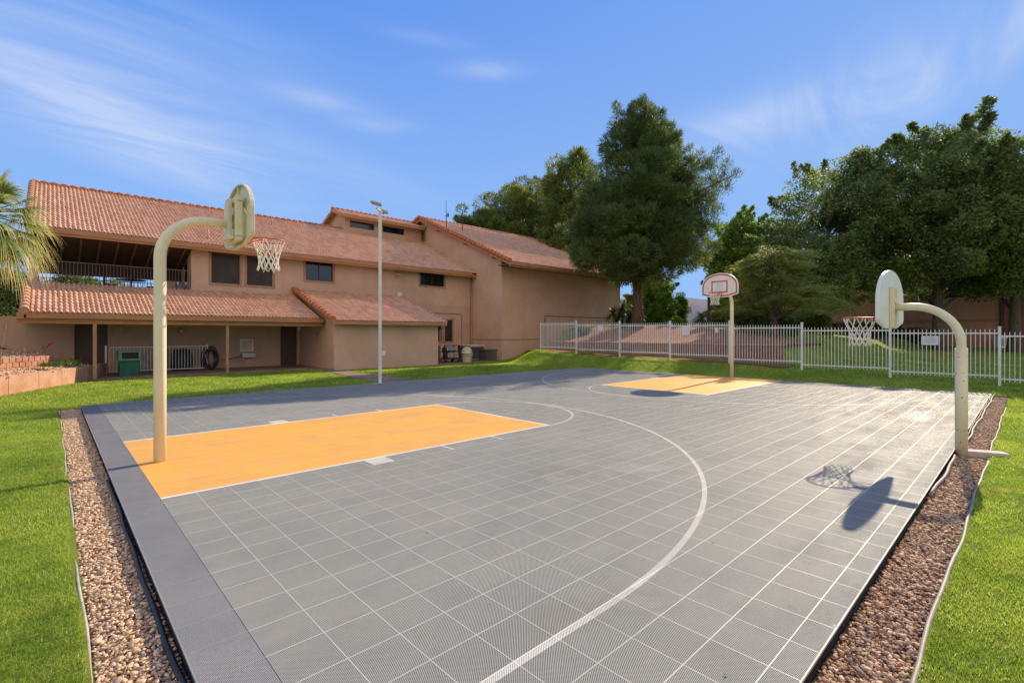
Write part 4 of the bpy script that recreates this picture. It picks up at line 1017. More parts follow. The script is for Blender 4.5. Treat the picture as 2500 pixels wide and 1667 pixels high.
def tree(name, label, px, d, prof, npuff, r0, per, L, W, m, bark, tr, group=None, flat=.8, zbase=None, topf=.92, hollow=.45, bias=.35, upb=.25, lean=0., nl=26, deep=.9, shell=.55, extra=None, twigs=0, tier=0):
    x, y = at(px, d); z0 = float(zf(x, y)) if zbase is None else zbase
    t = empty(name, (x, y, z0), label, 'tree', group)
    pf = profile_puffs(x, y, prof, npuff, r0, shell, deep, tier)
    P, dr, k = puff_points(pf, per, flat, hollow)
    up = unit(dr + np.array([0, 0, upb]))
    tint = (rng.random(len(pf)) * .45)[k]
    if twigs:
        tw = []
        for i in rng.choice(len(pf), twigs):
            p = pf[i]; o = np.array([p[0] - x, p[1] - y, (p[2] - z0) * .16 + .4]); o = unit(o + rng.normal(0, .5, 3))
            for q, rr in ((.8, .26), (1.05, .22), (1.27, .16), (1.45, .10)): tw.append((*(p[:3] + o * p[3] * q), rr * (.6 + p[3] * .5)))
        tw = np.array(tw); P2, d2, k2 = puff_points(tw, 42, 1, .0); P = np.concatenate([P, P2]); up = np.concatenate([up, unit(d2 + np.array([0, 0, .6]))]); tint = np.concatenate([tint, (rng.random(len(tw)) * .45)[k2]])
    if extra is not None:
        xf = extra(x, y); P2, d2, k2 = puff_points(xf, 60, 1.3, .0); P = np.concatenate([P, P2]); up = np.concatenate([up, unit(d2 + np.array([0, 0, 1.2]))]); tint = np.concatenate([tint, (rng.random(len(xf)) * .4)[k2]]); pf = np.concatenate([pf, xf])
    leafmesh('crown', P, L, W, m, t, up, bias, tint)
    top = prof[-1][0]; zt = z0 + (top - z0) * topf
    pts = [(x + RV[0]*lean*f*f, y + RV[1]*lean*f*f, z0 - .3 + (zt - z0 + .3) * f) for f in np.linspace(0, 1, 8)]
    rr = [tr * (1.35 if i == 0 else 1) * (1 - .86 * i / 7) for i in range(8)]
    idx = rng.choice(len(pf), min(nl, len(pf)), replace=False)
    trunk('trunk', pts, rr, bark, t, [tuple(pf[i, :3]) for i in idx], tr * .38)
    return t
def spray(x, y):   # loose tufts on the pine's sunny side
    o = []
    for k in range(190):
        z = rng.uniform(8.2, 13.0); l = 3.4 + rng.uniform(0, 1.0) ** 1.4 * 2.5 - abs(z - 11.6) * .36
        p = np.array([x, y]) + RV * l + FV * float(np.clip(rng.normal(0, 1.2), -1.6, 1.6)); o.append((p[0], p[1], z, rng.uniform(.22, .5)))
    return np.array(o)
NP = dict(L=.27, W=.045)
tree('pine_tree', 'tallest dense dark pine with a thick bare trunk behind the fence', 1556, 32,
     [(5.4, .8, 3.0), (6.0, 3.8, 4.4), (7, 5.0, 4.9), (9, 4.8, 4.5), (11, 3.9, 4.2), (12.6, 3.3, 3.8), (13.6, 2.7, 3.4), (15, 2.1, 2.5), (15.8, 1.5, 1.6), (16.5, .6, .7)],
     300, .74, 680, .28, .036, M['pine'], M['bark'], .36, 'pines behind the wing', .85, bias=.72, upb=.35, hollow=.66, shell=.72, lean=.25, nl=60, extra=spray, twigs=60, tier=.30)
tree('pine_tree', 'broad sunlit pine crown rising behind the gable wing roof, left of the tall pine', 1265, 54,
     [(8, 6, 6.4), (11, 6.8, 6.4), (13, 7.0, 6.4), (14.6, 6.8, 6.4), (15.9, 5.6, 6.2), (16.9, 3.4, 5.8), (17.8, 1.0, 4.2)], 200, 1.1, 480, .38, .075, M['pine_sunny'], M['bark'], .4, 'pines behind the wing', .8, bias=.7, upb=.4, hollow=.62, shell=.7, nl=30, twigs=60, tier=.14)
tree('pine_tree', 'narrow pine top poking up between the tall pine and the broad pine', 1392, 47,
     [(9, 3.4, 4.2), (13, 3.2, 4.2), (15.6, 2.9, 3.8), (17.4, 2.5, 2.8), (18.7, 1.0, 1.4)], 130, .85, 420, .34, .065, M['pine_sunny'], M['bark'], .3, 'pines behind the wing', .85, bias=.7, upb=.4, hollow=.62, nl=20, twigs=20)
tree('pine_tree', 'small dark pine tip just left of the broad pine, above the wing roof', 1126, 50,
     [(9, .8, 1.4), (11, .9, 1.3), (13, .9, 1.0), (14.4, .2, .3)], 26, .5, 260, .3, .06, M['pine'], M['bark'], .18, 'pines behind the wing', .85, bias=.7, upb=.8, nl=14)
BL = dict(bark=M['bark_grey'])
tree('mulberry_tree', 'dark broad tree behind the low hoop, leftmost of the three big shade trees', 2020, 37.5,
     [(3.6, 3.4, 4), (5, 5.1, 5), (8.4, 5.3, 6), (10.5, 5.1, 6), (12.2, 4.2, 5.6), (13.4, 3.1, 5.2), (14.4, 1.7, 4.2), (15.0, .6, 3.2)], 165, 1.1, 360, .21, .12, M['mulberry'], M['bark_grey'], .34, 'big shade trees beyond the fence', .75, topf=.7, nl=34, twigs=150)
tree('mulberry_tree', 'tallest dark tree, its crown peaking above the low hoop\'s curved arm', 2290, 36.6,
     [(4.9, 5.6, 5.2), (6.4, 7, 7), (9, 7.2, 7), (12, 7, 7), (13.6, 6.0, 6.4), (14.6, 5.0, 5.0), (16.0, 3.4, 2.8), (17.0, 1.4, 1.2)], 235, 1.2, 370, .22, .13, M['mulberry'], M['bark_grey'], .40, 'big shade trees beyond the fence', .75, topf=.7, nl=40, twigs=220)
tree('mulberry_tree', 'dark tree at the right edge with a thick dark trunk before the orange building', 2478, 35.6,
     [(5.4, 4.3, 6), (8, 6, 7), (11.4, 5.2, 7), (13.0, 3.4, 5.4), (14.0, 1.0, 2.6)], 165, 1.15, 360, .22, .13, M['mulberry'], M['bark_grey'], .42, 'big shade trees beyond the fence', .75, topf=.7, nl=30, twigs=150)
tree('leafy_tree', 'bright green tree between the tall pine and the dark shade trees', 1800, 46,
     [(3.5, 3.0, 3), (6, 3.2, 3.2), (9, 3.0, 3.2), (11.2, 2.2, 2.6), (13.0, .4, .5)], 95, .85, 330, .24, .14, M['bright'], M['bark_grey'], .22, None, .75, topf=.75, nl=20, twigs=90)
tree('leafy_tree', 'small bright sunlit tree just right of the tall pine trunk', 1592, 43,
     [(2.4, 2.2, 2.4), (3.6, 2.9, 2.7), (5.2, 2.5, 2.2), (6.6, 1.4, 1.0), (7.2, .4, .4)], 80, .62, 330, .17, .10, M['bright'], M['bark_grey'], .12, None, .75, topf=.6, nl=24, twigs=60)
tree('leafy_tree', 'small round darker green tree before the grey hill', 1660, 45,
     [(2.6, .6, .7), (3.6, .85, .85), (4.6, .7, .7), (5.2, .2, .2)], 22, .42, 260, .15, .09, M['shrub'], M['bark_grey'], .08, None, .8, topf=.6, nl=8)
for px, d, s, lb in ((15, 46, 1., 'olive tree behind the stair railing at the far left'), (165, 50, 1.05, 'olive tree seen through the left of the balcony opening'), (262, 47, .86, 'lower olive tree seen through the middle of the balcony opening')):
    tree('olive_tree', lb, px, d, [(1.0, 3.2*s, 3.2*s), (3.5, 4.2*s, 4.2*s), (5.8, 3.8*s, 3.8*s), (7.6*s, 1.2, 1.2)], 90, .85, 220, .26, .14, M['olive'], M['bark_grey'], .16, 'trees behind the balcony', .8, topf=.7, nl=12)

# layered cedar-like tree with flat feathery sprays
x, y = at(1888, 27.5); z0 = float(zf(x, y))
t = empty('cedar_tree', (x, y, z0), 'feathery tree with flat layered sprays in front of the dark trees', 'tree')
P, D, T = [], [], []; tips = []
for k in range(150):
    z = rng.uniform(2.7, 6.3); f = (z - 2.7) / 3.6; rad = 2.75 * (1 - .66 * f ** 1.6) * rng.uniform(.25, 1.12) ** .7; a = rng.uniform(0, 2*PI)
    c = np.array([x, y]) + (RV * math.cos(a) * (1.08 if math.cos(a) > 0 else .92) + FV * math.sin(a)) * rad; tips.append((c[0], c[1], z))
    out = np.array([c[0] - x, c[1] - y, 0]); out = out / np.linalg.norm(out); sd = np.array([-out[1], out[0], 0]); n = 520
    q = rng.normal(size=(n, 2)) * np.array([.40, .20]) * rng.uniform(.55, 1.35); pz = rng.normal(0, .06, n) - .22 * q[:, 0] ** 2 + q[:, 0] * rng.normal(-.05, .22) + q[:, 1] * rng.normal(0, .3)
    P.append(np.array([c[0], c[1], z]) + q[:, :1] * out + q[:, 1:] * sd + np.stack([0*pz, 0*pz, pz], 1)); D.append(np.tile(out + np.array([0, 0, -.12]), (n, 1)) + rng.normal(0, .35, (n, 3)) * np.array([1, 1, .15])); T.append(np.full(n, rng.random() * .4))
leafmesh('crown', np.concatenate(P), .15, .028, M['cedar'], t, unit(np.concatenate(D)), .85, np.concatenate(T))
trunk('trunk', [(x, y, z0 - .3), (x + .03, y, z0 + 1.2), (x, y + .04, z0 + 2.6), (x, y, 6.1)], [.24, .17, .12, .03], M['bark_grey'], t, [tips[i] for i in range(0, 150, 4)], .05)

def bush(name, label, px, d, h, w, n, per, L, W, m, z=None, group=None, cat='shrub'):
    x, y = at(px, d); z0 = float(zf(x, y)) if z is None else z
    t = empty(name, (x, y, z0), label, cat, group)
    pf = profile_puffs(x, y, [(z0 + .1, w*.8, w*.8), (z0 + h*.5, w, w), (z0 + h*.85, w*.6, w*.6), (z0 + h, w*.2, w*.2)], n, min(w, h) * .32)
    P, dr, k = puff_points(pf, per, .85); leafmesh('foliage', P, L, W, m, t, unit(dr + np.array([0, 0, .4])), .5, (rng.random(len(pf)) * .35)[k])
    b = MB()
    for i in range(6): b.tube([(x, y, z0 - .1), (x + rng.normal(0, w*.15), y + rng.normal(0, w*.15), z0 + h*.4), tuple(pf[i % len(pf), :3])], [.03, .02, .008], 5)
    b.build('stem', M['bark_grey'], t); return t
bush('shrub', 'dark green shrub behind the fence, just right of the far hoop pole', 1838, 29, 1.9, 1.1, 26, 260, .14, .08, M['shrub'])
bush('shrub', 'mid green shrub left of the far hoop pole, beside the wooden post', 1768, 37, 2.2, 1.5, 28, 240, .17, .10, M['bright'])
bush('shrub', 'low dark shrub at the foot of the cedar-like tree', 1905, 30, 1.3, 1.2, 20, 220, .14, .08, M['shrub'])
bush('shrub', 'low shrub against the wing wall, seen over the fence', 1424, 33.5, 1.3, .8, 14, 220, .12, .07, M['shrub'], .95)
bush('shrub', 'dark low shrub under the tallest dark tree', 2115, 41, 1.4, 1.6, 18, 220, .18, .10, M['shrub'])
bush('shrub', 'dark low shrub before the orange building, left of the notice sign', 2235, 45, 1.5, 1.8, 18, 220, .18, .10, M['shrub'])
bush('shrub', 'dark shrub between the trunks of the leftmost big shade tree', 1985, 38, 2.2, 1.6, 22, 220, .17, .10, M['shrub'])

def spiky(name, label, x, y, z0, heads, n, L, W, m, cat, stalk=True):
    t = empty(name, (x, y, z0), label, cat); V, F, rn = [], [], []
    b = MB()
    for hx, hy, hz in heads:
        b.tube([(x, y, z0 - .1), (x + hx*.6, y + hy*.6, z0 + hz*.6), (x + hx, y + hy, z0 + hz)], [.10, .08, .06], 7)
        for k in range(n):
            a = rng.uniform(0, 2*PI); e = math.asin(rng.uniform(-.75, .98)); l = L * rng.uniform(.7, 1.1)
            d = np.array([math.cos(a)*math.cos(e), math.sin(a)*math.cos(e), math.sin(e)]); s = unit(np.cross(d, [0, 0, 1.001])); c = np.array([x + hx, y + hy, z0 + hz]); i = len(V) * 6
            pts = [c + d*l*f + np.array([0, 0, -.35*l*f*f]) for f in (.03, .5, 1)]
            V.append(np.array([pts[0]-s*W/2, pts[0]+s*W/2, pts[1]-s*W*.4, pts[1]+s*W*.4, pts[2]-s*.004, pts[2]+s*.004])); F += [(i, i+1, i+3, i+2), (i+2, i+3, i+5, i+4)]; rn += [rng.random()] * 6
    npmesh('leaves', np.concatenate(V), F, m, t, rnd=rn); b.build('trunk', M['bark'], t)
    if stalk: MB().tube([(x, y, z0 + 1.6), (x - .3, y + .25, z0 + 2.6), (x - .42, y + .35, z0 + 3.3)], [.02, .015, .008], 5).build('flower_stalk', M['stalk'], t)
    return t
x, y = at(1520, 33.2); spiky('yucca', 'dark spiky yucca clump with bare flower stalks at the end of the wing wall', x, y, float(zf(x, y)) - .1, [(0, 0, 1.5), (-.65*RV[0], -.65*RV[1], 1.15), (.85*RV[0], .85*RV[1], 1.3), (.4*RV[0], .4*RV[1], .75), (-.3*RV[0], -.3*RV[1], .7)], 150, .92, .06, M['yucca'], 'yucca')
x, y = at(1712, 40); spiky('fan_palm', 'small bushy bright green palm in front of the grey hill', x, y, 2.15, [(0, 0, .75)], 190, 1.25, .09, M['bright'], 'palm', False)

# fan palm at the left edge
px_, py_ = -1.42, 20.45
t = empty('palm_tree', (px_, py_, .4), 'fan palm with drooping sunlit fronds and tan tips at the left edge', 'palm')
trunk('trunk', [(px_ - .1, py_, -.1), (px_ - .05, py_, 1.5), (px_, py_, 3.2), (px_, py_, 4.95)], [.30, .22, .2, .24], M['bark'], t)
CC = np.array([px_, py_, 5.0]); fr_v, fr_f, fr_r = [], [], []; pet = MB(); nv = 0
for k in range(38):
    e = R(72 - 122 * ((k + .5) / 38) ** .9); a = k * 2.39996 + rng.normal(0, .15)
    d = np.array([math.cos(a)*math.cos(e), math.sin(a)*math.cos(e), math.sin(e)]); L1 = rng.uniform(.75, 1.05)
    tip = CC + d * L1 + np.array([0, 0, -.10]); pet.tube([CC, CC + d*L1*.5 + np.array([0, 0, .02]), tip], [.022, .018, .012], 5)
    s = unit(np.cross(d, [0, 0, 1.0])); w = np.cross(s, d); old = k / 38; ns = 42
    for i in range(ns):
        th = (i / (ns - 1) - .5) * R(172); L2 = (1.14 - .36 * abs(th) / R(86)) * rng.uniform(.86, 1.06)
        u = d * math.cos(th) + s * math.sin(th) + w * .10; u = u / np.linalg.norm(u); g = (.40 + .45 * old) * rng.uniform(.75, 1.2)
        pts = []; 
        for f in (0, .3, .55, .78, 1): pts.append(tip + u*L2*f*(1 - .22*g*f*f) + np.array([0, 0, -g*L2*f**2.6]))
        sd = unit(np.cross(u, w)); 
        for f, wd, p in zip((0, .3, .55, .78, 1), (.012, .036, .028, .014, .003), pts): fr_v.append(np.array([p - sd*wd/2 + w*.006, p + sd*wd/2 + w*.006]))
        for j in range(4): b0 = nv + 2*j; fr_f.append((b0, b0+1, b0+3, b0+2))
        base = rng.random() * .5 + .15 * (1 - old)
        fr_r += list(np.repeat([base, base + .05, base + .12, base + (.25 + .35 * old), .82 if rng.random() < .25 + .75*old else .6], 2)); nv += 10
npmesh('fronds', np.concatenate(fr_v), fr_f, M['palm'], t, rnd=np.clip(fr_r, 0, 1)); pet.build('petioles', M['olive'] if False else M['planter_plant'], t)

# ================================================================ planter terraces at the left
W0 = np.array([1.21, 24.15]); WD = np.array([-.452, -.892]); WN = np.array([-.892, .452])
def wp(a, p): return W0 + WD * a + WN * p
rw = MB()
segs = [0, .9, 2.05, 3.25, 4.6, 6.2, 8.0]
for a, c in zip(segs[:-1], segs[1:]):
    q = [wp(a + .006, 0), wp(c - .006, 0), wp(c - .006, .2), wp(a + .006, .2)]; rw.prism([(u[0], u[1], -.35) for u in q], (0, 0, .35 + .50 - .006 * a))
q = [wp(.006, .202), (1.21, 24.15), (1.66, 25.9), (1.46, 25.95)]; rw.prism([(u[0], u[1], -.35) for u in (wp(-.0, .01), (1.66, 25.9), (1.46, 25.98), wp(.2, .2))], (0, 0, .845))
tag(rw.build('retaining_wall', M['retwall'], bevel=.01), 'low tan concrete retaining wall at the lawn\'s left edge, below the brick one', 'wall')
bw = MB(); ua, ub = np.array([.10, 23.3]), np.array([-3.2, 19.4]); ud = (ub - ua) / np.linalg.norm(ub - ua); un = np.array([-ud[1] * -1, ud[0] * -1]); un = np.array([ud[1], -ud[0]])
Lb = float(np.linalg.norm(ub - ua))
for c in range(4):
    s = -.1 if c % 2 else 0
    while s < Lb:
        e = min(s + .21, Lb); s0 = max(s, 0) + .004
        if e - s0 > .04:
            zt = .42 + .155 * c - .05 * (s0 / Lb) * 1.2; o = rng.uniform(0, .012)
            q = [ua + ud*s0 + un*-o, ua + ud*(e - .004) + un*-o, ua + ud*(e - .004) + un*.18, ua + ud*s0 + un*.18]; bw.prism([(u[0], u[1], zt - .10) for u in q], (0, 0, .152))
        s += .215
q = [ua + un*-.02, ua + ud*.0 + un*1.1, ua + ud*.18 + un*1.1, ua + ud*.18 + un*-.02]
bw.prism([(u[0], u[1], .3) for u in (ua + un*.185, ua + un*1.2, ua + ud*.18 + un*1.2, ua + ud*.18 + un*.185)], (0, 0, .68))
tag(bw.build('brick_retaining_wall', M['brick'] if False else mat('terrace_brick', (.54, .28, .175), .9, .3, 2, c2=(.40, .18, .115), bmp=.7, bscale=20, fine=.3), bevel=.008, seg=1), 'reddish brick retaining wall on the upper terrace at the left', 'wall')
def soil(name, A, z0, z1, n=14):
    """A bed between two edges given as point lists."""
    a, b = A; V = []; m = len(a)
    for i in range(m):
        for j in range(n):
            f = j / (n - 1); p = np.array(a[i]) * (1 - f) + np.array(b[i]) * f; V.append((p[0], p[1], z0 + (z1 - z0) * f + rng.normal(0, .012)))
    F = [(i*n+j, i*n+j+1, (i+1)*n+j+1, (i+1)*n+j) for i in range(m - 1) for j in range(n - 1)]
    o = npmesh(name, V, F, M['soil'], smooth=True); tag(o, kind='structure'); return np.array(V)
s1 = soil('planter_ground', ([wp(a, .15) for a in np.linspace(-.1, 7.8, 26)], [ua + ud * f + un * .05 for f in np.linspace(-.9, Lb, 26)]), .45, .56)
s2 = soil('terrace_ground', ([ua + ud * f + un * .15 for f in np.linspace(0.05, Lb, 26)], [np.array([-.75, 26.9]) + np.array([-.18, -.2]) * k * .9 for k in range(26)]), .90, 1.08)
pick = lambda s, n: s[rng.integers(0, len(s), n)] + rng.normal(0, .10, (n, 3)) * np.array([1, 1, .05])
PP = np.concatenate([pick(s1, 2600), pick(s2, 2200)]); tag(stones('planter_gravel', PP, rng.gamma(8, .0025, len(PP)) + .008, M['planter_stone']), kind='stuff')
def tuft(name, label, x, y, z, r, h, n, w, m=M['planter_plant'], cat='plant'):
    P = np.column_stack([x + rng.normal(0, r*.45, n), y + rng.normal(0, r*.45, n), np.full(n, z)]); V, F, rn = blades(P, rng.uniform(h*.5, h, n), np.full(n, w), 1.3)
    return tag(npmesh(name, V, F, m, rnd=rn), label, cat)
def spot(px, py, d):
    x, y = at(px, d); return x, y, 1.69 + (814.24 - py) / 1194.9 * d
tuft('grass_clump', 'low grassy clump on the planter gravel, between the terrace wall and the leafy plant', *spot(160, 889, 17.2), .30, .20, 420, .014)
tuft('grass_clump', 'darker grassy clump on the planter gravel at the terrace wall end', *spot(122, 894, 16.2), .26, .18, 380, .014, M['shrub'])
tuft('grass_clump', 'grassy clump on the upper terrace at the far left', *spot(42, 871, 18.6), .42, .22, 520, .015)
x, y, z = spot(186, 888, 17.9); t = empty('leafy_plant', (x, y, z), 'bright leafy plant at the right end of the planter', 'plant')
V, F, rn = [], [], []
for k in range(34):
    a = rng.uniform(0, 6.28); e = rng.uniform(.25, 1.4); l = rng.uniform(.22, .42); d = np.array([math.cos(a)*math.cos(e), math.sin(a)*math.cos(e), math.sin(e)]); s = unit(np.cross(d, [0, 0, 1.])); i = len(V)*6; c = np.array([x, y, z])
    p = [c + d*l*f + np.array([0, 0, -.12*f*f]) for f in (.25, .65, 1)]; V.append(np.array([p[0]-s*.02, p[0]+s*.02, p[1]-s*.055, p[1]+s*.055, p[2]-s*.008, p[2]+s*.008])); F += [(i, i+1, i+3, i+2), (i+2, i+3, i+5, i+4)]; rn += [rng.random()]*6
npmesh('leaves', np.concatenate(V), F, M['planter_plant'], t, rnd=rn)
x, y, z = spot(98, 876, 17.4); t = empty('red_yucca', (x, y, z), 'thin stalk with a red flower spike above the terrace wall', 'plant')
rt = np.array([RV[0], RV[1], 0]); q = np.array([x, y, z])
MB().tube([q, q + rt*.10 + (0, 0, .22), q + rt*.22 + (0, 0, .40), q + rt*.42 + (0, 0, .55)], [.012, .011, .009, .006], 6).tube([q + rt*.10 + (0, 0, .22), q + rt*.10 + (0, 0, .42)], [.008, .005], 5).build('stalk', M['stalk'], t)
b = MB()
for k in range(16):
    f = k / 15; c = q + rt*(.22 + .22*f) + (rng.normal(0, .02), rng.normal(0, .02), .40 + .16*f); b.lathe([(0, 0), (.016, .02), (.020, .05), (.010, .065)], c, 6)
for k in range(6): b.lathe([(0, 0), (.015, .02), (.018, .045), (.009, .06)], q + rt*.10 + (rng.normal(0, .018), rng.normal(0, .018), .32 + .02*k), 6)
b.build('flowers', M['flower'], t)
x, y, z = spot(2, 850, 14.6); q = np.array([x, y, z]); tag(MB().tube([q + (0, 0, -.5), q, q + rt*.09 + (0, 0, .22), q + rt*.12 + (0, 0, .5), q + rt*.17 + (0, 0, .68)], [.014, .012, .010, .008, .004], 6).build('bare_twig', M['soil']), 'pale bare twig standing at the far left edge', 'twig')

# ================================================================ beyond the fence
x, y = at(1733, 36); p = MB().box(x - .13, y - .13, 1.6, x + .13, y + .13, 5.2); p.box(x - .2, y - .2, 1.6, x + .2, y + .2, 2.5); tag(p.build('wooden_post', M['wood_post'], bevel=.02), 'dark wooden post behind the far hoop\'s net', 'post')
AP = empty('apartment_block', (58, 3, .5), 'orange stucco apartment block half hidden behind the big dark trees', 'building')
b = MB()
def cells_x(name, X0, y0, y1, z0, z1, holes, m, parent, th=.25):
    b = MB(); ys = sorted({y0, y1, *[h[i] for h in holes for i in (0, 1)]}); zs = sorted({z0, z1, *[h[i] for h in holes for i in (2, 3)]})
    for i in range(len(ys) - 1):
        for j in range(len(zs) - 1):
            yc, zc = (ys[i] + ys[i+1]) / 2, (zs[j] + zs[j+1]) / 2
            if not any(h[0] < yc < h[1] and h[2] < zc < h[3] for h in holes): b.box(X0, ys[i], zs[j], X0 + th, ys[i+1], zs[j+1])
    return b.build(name, m, parent)
hs = [(3.9, 5.3, 4.85, 6.25), (8.3, 9.9, 1.3, 2.9), (8.3, 9.9, 4.85, 6.25), (12.4, 13.9, 1.3, 2.9), (12.4, 13.9, 4.85, 6.25)]
cells_x('wall', 58, 1.55, 16.5, -1, 8.2, hs, M['stucco_apt'], AP)
for h in hs:
    fm = MB(); fm.box(58.05, h[0], h[2], 58.12, h[1], h[2] + .06); fm.box(58.05, h[0], h[3] - .06, 58.12, h[1], h[3]); ym = (h[0] + h[1]) / 2
    fm.box(58.05, h[0], h[2] + .06, 58.12, h[0] + .06, h[3] - .06); fm.box(58.05, h[1] - .06, h[2] + .06, 58.12, h[1], h[3] - .06); fm.box(58.06, ym - .03, h[2] + .06, 58.11, ym + .03, h[3] - .06)
    w = fm.build('window', M['frame'], AP); MB().box(58.13, h[0], h[2], 58.16, h[1], h[3]).build('pane', M['glass'], w)
MB().box(57.8, -.2, -1, 58.6, 1.55, 8.2).build('corner_pier', mat('pier_brown', (.30, .13, .085), .8, .2, 1), AP)
MB().box(57.93, 1.5, 2.75, 58.0, 16.5, 2.95).build('belt_band', M['trim'], AP)
sd = MB()
for k in range(46): sd.box(58.2, -14, -1 + k * .2, 58.3, -.2, -1 + k * .2 + .188)
sd.build('siding_wall', M['stucco_apt'], AP)
fm = MB().box(58.12, -2.2, 4.0, 58.2, -.9, 5.9); w = fm.build('window', M['white'], AP); MB().box(58.1, -2.1, 4.1, 58.12, -1.0, 5.8).build('pane', M['ac'], w)
MB().tube([(57.9, 1.75, 8), (57.9, 1.75, .6)], .06, 8).build('downspout', M['brown_metal'], AP)
MB().prism([(57.2, -14.2, 8.1), (57.2, 17, 8.1), (66, 17, 10.6), (66, -14.2, 10.6)], (0, 0, .2)).build('roof', M['tile'], AP)
MB().prism([(58.25, 16.3, -1), (70, 16.3, -1), (70, 16.3, 8.2), (58.25, 16.3, 8.2)], (0, .2, 0)).build('end_wall', M['stucco_apt'], AP)
x, y = at(2456, 39.6); z = float(zf(x, y)); t = empty('air_conditioner', (x, y, z), 'white boxy air conditioner with a round fan at the orange building\'s corner', 'air conditioner')
q = np.array([x, y]); c = [q + RV*a + FV*bb for a, bb in ((-.48, 0), (.48, 0), (.48, .4), (-.48, .4))]; MB().prism([(u[0], u[1], z + .08) for u in c], (0, 0, .95)).build('body', M['white'], t, bevel=.03)
fc = q + RV*-.12 - FV*.012; b = MB()
for r_ in (.10, .20, .30): b.tube([(fc[0] + RV[0]*r_*math.cos(a), fc[1] + RV[1]*r_*math.cos(a), z + .56 + r_*math.sin(a)) for a in np.linspace(0, 2*PI, 21)[:-1]], .028, 6, closed=True)
b.build('fan_grille', M['lampgrey'], t)
x, y = at(2292, 40); z = float(zf(x, y)); t = empty('lamp_post', (x, y, z), 'small dark lamp post with a pale head behind the notice sign', 'lamp'); MB().tube([(x, y, z - .1), (x, y, 2.25)], .04, 8).build('pole', M['iron_dark'], t); MB().lathe([(.05, 0), (.16, .05), (.15, .32), (.2, .36), (.0, .5)], (x, y, 2.25), 12).build('lamp_head', M['ac'], t)
BB = empty('brown_house', (*at(1840, 54), .6), 'brown house with tall columns behind the far hoop and cedar-like tree', 'building')
x0, y0 = at(1775, 54); x1, y1 = at(1985, 50); p0, p1 = np.array([x0, y0]), np.array([x1, y1]); dd = (p1 - p0) / np.linalg.norm(p1 - p0); nn = np.array([-dd[1], dd[0]]); LL = float(np.linalg.norm(p1 - p0))
if np.dot(nn, FV) < 0: nn = -nn
def bb(a, c, z0, z1, o0, o1): 
    return MB().prism([(*(p0 + dd*a + nn*o0), z0), (*(p0 + dd*c + nn*o0), z0), (*(p0 + dd*c + nn*o1), z0), (*(p0 + dd*a + nn*o1), z0)], (0, 0, z1 - z0))
bb(0, LL, -.5, 6.2, 1.2, 5).build('wall', M['brown_wall'], BB); bb(-.3, LL + .3, 6.2, 6.7, -.4, 5.3).build('roof', M['tile'], BB)
for a in np.linspace(.3, LL - .8, 6): bb(a, a + .5, -.5, 6.18, 0, .5).build('column', M['trim'], BB)
for a in (1.3, 4.4): w = bb(a, a + 1.3, 2.9, 4.6, 1.12, 1.19).build('window', M['frame'], BB); bb(a + .06, a + 1.24, 2.96, 4.54, 1.08, 1.115).build('pane', M['glass'], w)
# far mesa
V, F = [], []; N = 60
for i in range(N):
    px = 900 + 1500 * i / (N - 1)
    for j, (d, h) in enumerate(((620, 0), (700, 34), (760, 58), (1000, 60), (1400, 60))):
        x, y = at(px, d); hh = h * (1 + .02 * math.sin(i * .9) + .015 * math.sin(i * 2.3)) * ss(0, 8, i) * (1 - ss(N - 14, N - 2, i) * .6); V.append((x, y, -2 + hh))
F = [(i*5+j, i*5+j+1, (i+1)*5+j+1, (i+1)*5+j) for i in range(N - 1) for j in range(4)]
tag(npmesh('hill', V, F, M['hill'], smooth=True), kind='structure')

# ================================================================ camera, sky and sun
cam = bpy.data.cameras.new('camera'); co = bpy.data.objects.new('camera', cam); COL.objects.link(co); SC.camera = co
cam.sensor_width = 36; cam.lens = 36 * 1194.9 / 2500; cam.shift_y = -(833.5 - 814.24) / 2500; cam.clip_end = 6000; cam.clip_start = .05
co.location = (0, 0, 1.69); co.rotation_euler = (R(90), 0, YAW - R(90))
AZ, EL = R(6.4), R(31.2)
sv = Vector((math.cos(EL)*math.cos(AZ), math.cos(EL)*math.sin(AZ), math.sin(EL)))
sun = bpy.data.lights.new('sun', 'SUN'); sun.energy = 3.0; sun.angle = R(.55); sun.color = (1, .83, .60)
so = bpy.data.objects.new('sun', sun); COL.objects.link(so); so.rotation_euler = (-sv).to_track_quat('-Z', 'Y').to_euler()
wd = bpy.data.worlds.new('World'); SC.world = wd; wd.use_nodes = True; nt = wd.node_tree; X.nt = nt
bg = nt.nodes['Background']; bg.inputs[1].default_value = .15
sky = nt.nodes.new('ShaderNodeTexSky'); sky.sky_type = 'NISHITA'; sky.sun_disc = False; sky.sun_elevation = EL; sky.sun_rotation = R(90) - AZ
sky.air_density = 1.0; sky.dust_density = 0; sky.ozone_density = 2.2; sky.altitude = 900
tc = nt.nodes.new('ShaderNodeTexCoord'); sp = nt.nodes.new('ShaderNodeSeparateXYZ'); nt.links.new(tc.outputs['Generated'], sp.inputs[0])
dx, dy, dz = X(sp.outputs[0]), X(sp.outputs[1]), X(sp.outputs[2])
az = X.op('ARCTAN2', dy, dx) * 57.2958; el = X.op('ARCSINE', dz) * 57.2958
cv = nt.nodes.new('ShaderNodeCombineXYZ')
k = dz.max(.02) + .12
nt.links.new((dx / k).s, cv.inputs[0]); nt.links.new((dy / k).s, cv.inputs[1])
mp = nt.nodes.new('ShaderNodeMapping'); mp.inputs['Rotation'].default_value = (0, 0, R(35)); mp.inputs['Scale'].default_value = (.75, 2.0, 1); nt.links.new(cv.outputs[0], mp.inputs[0])
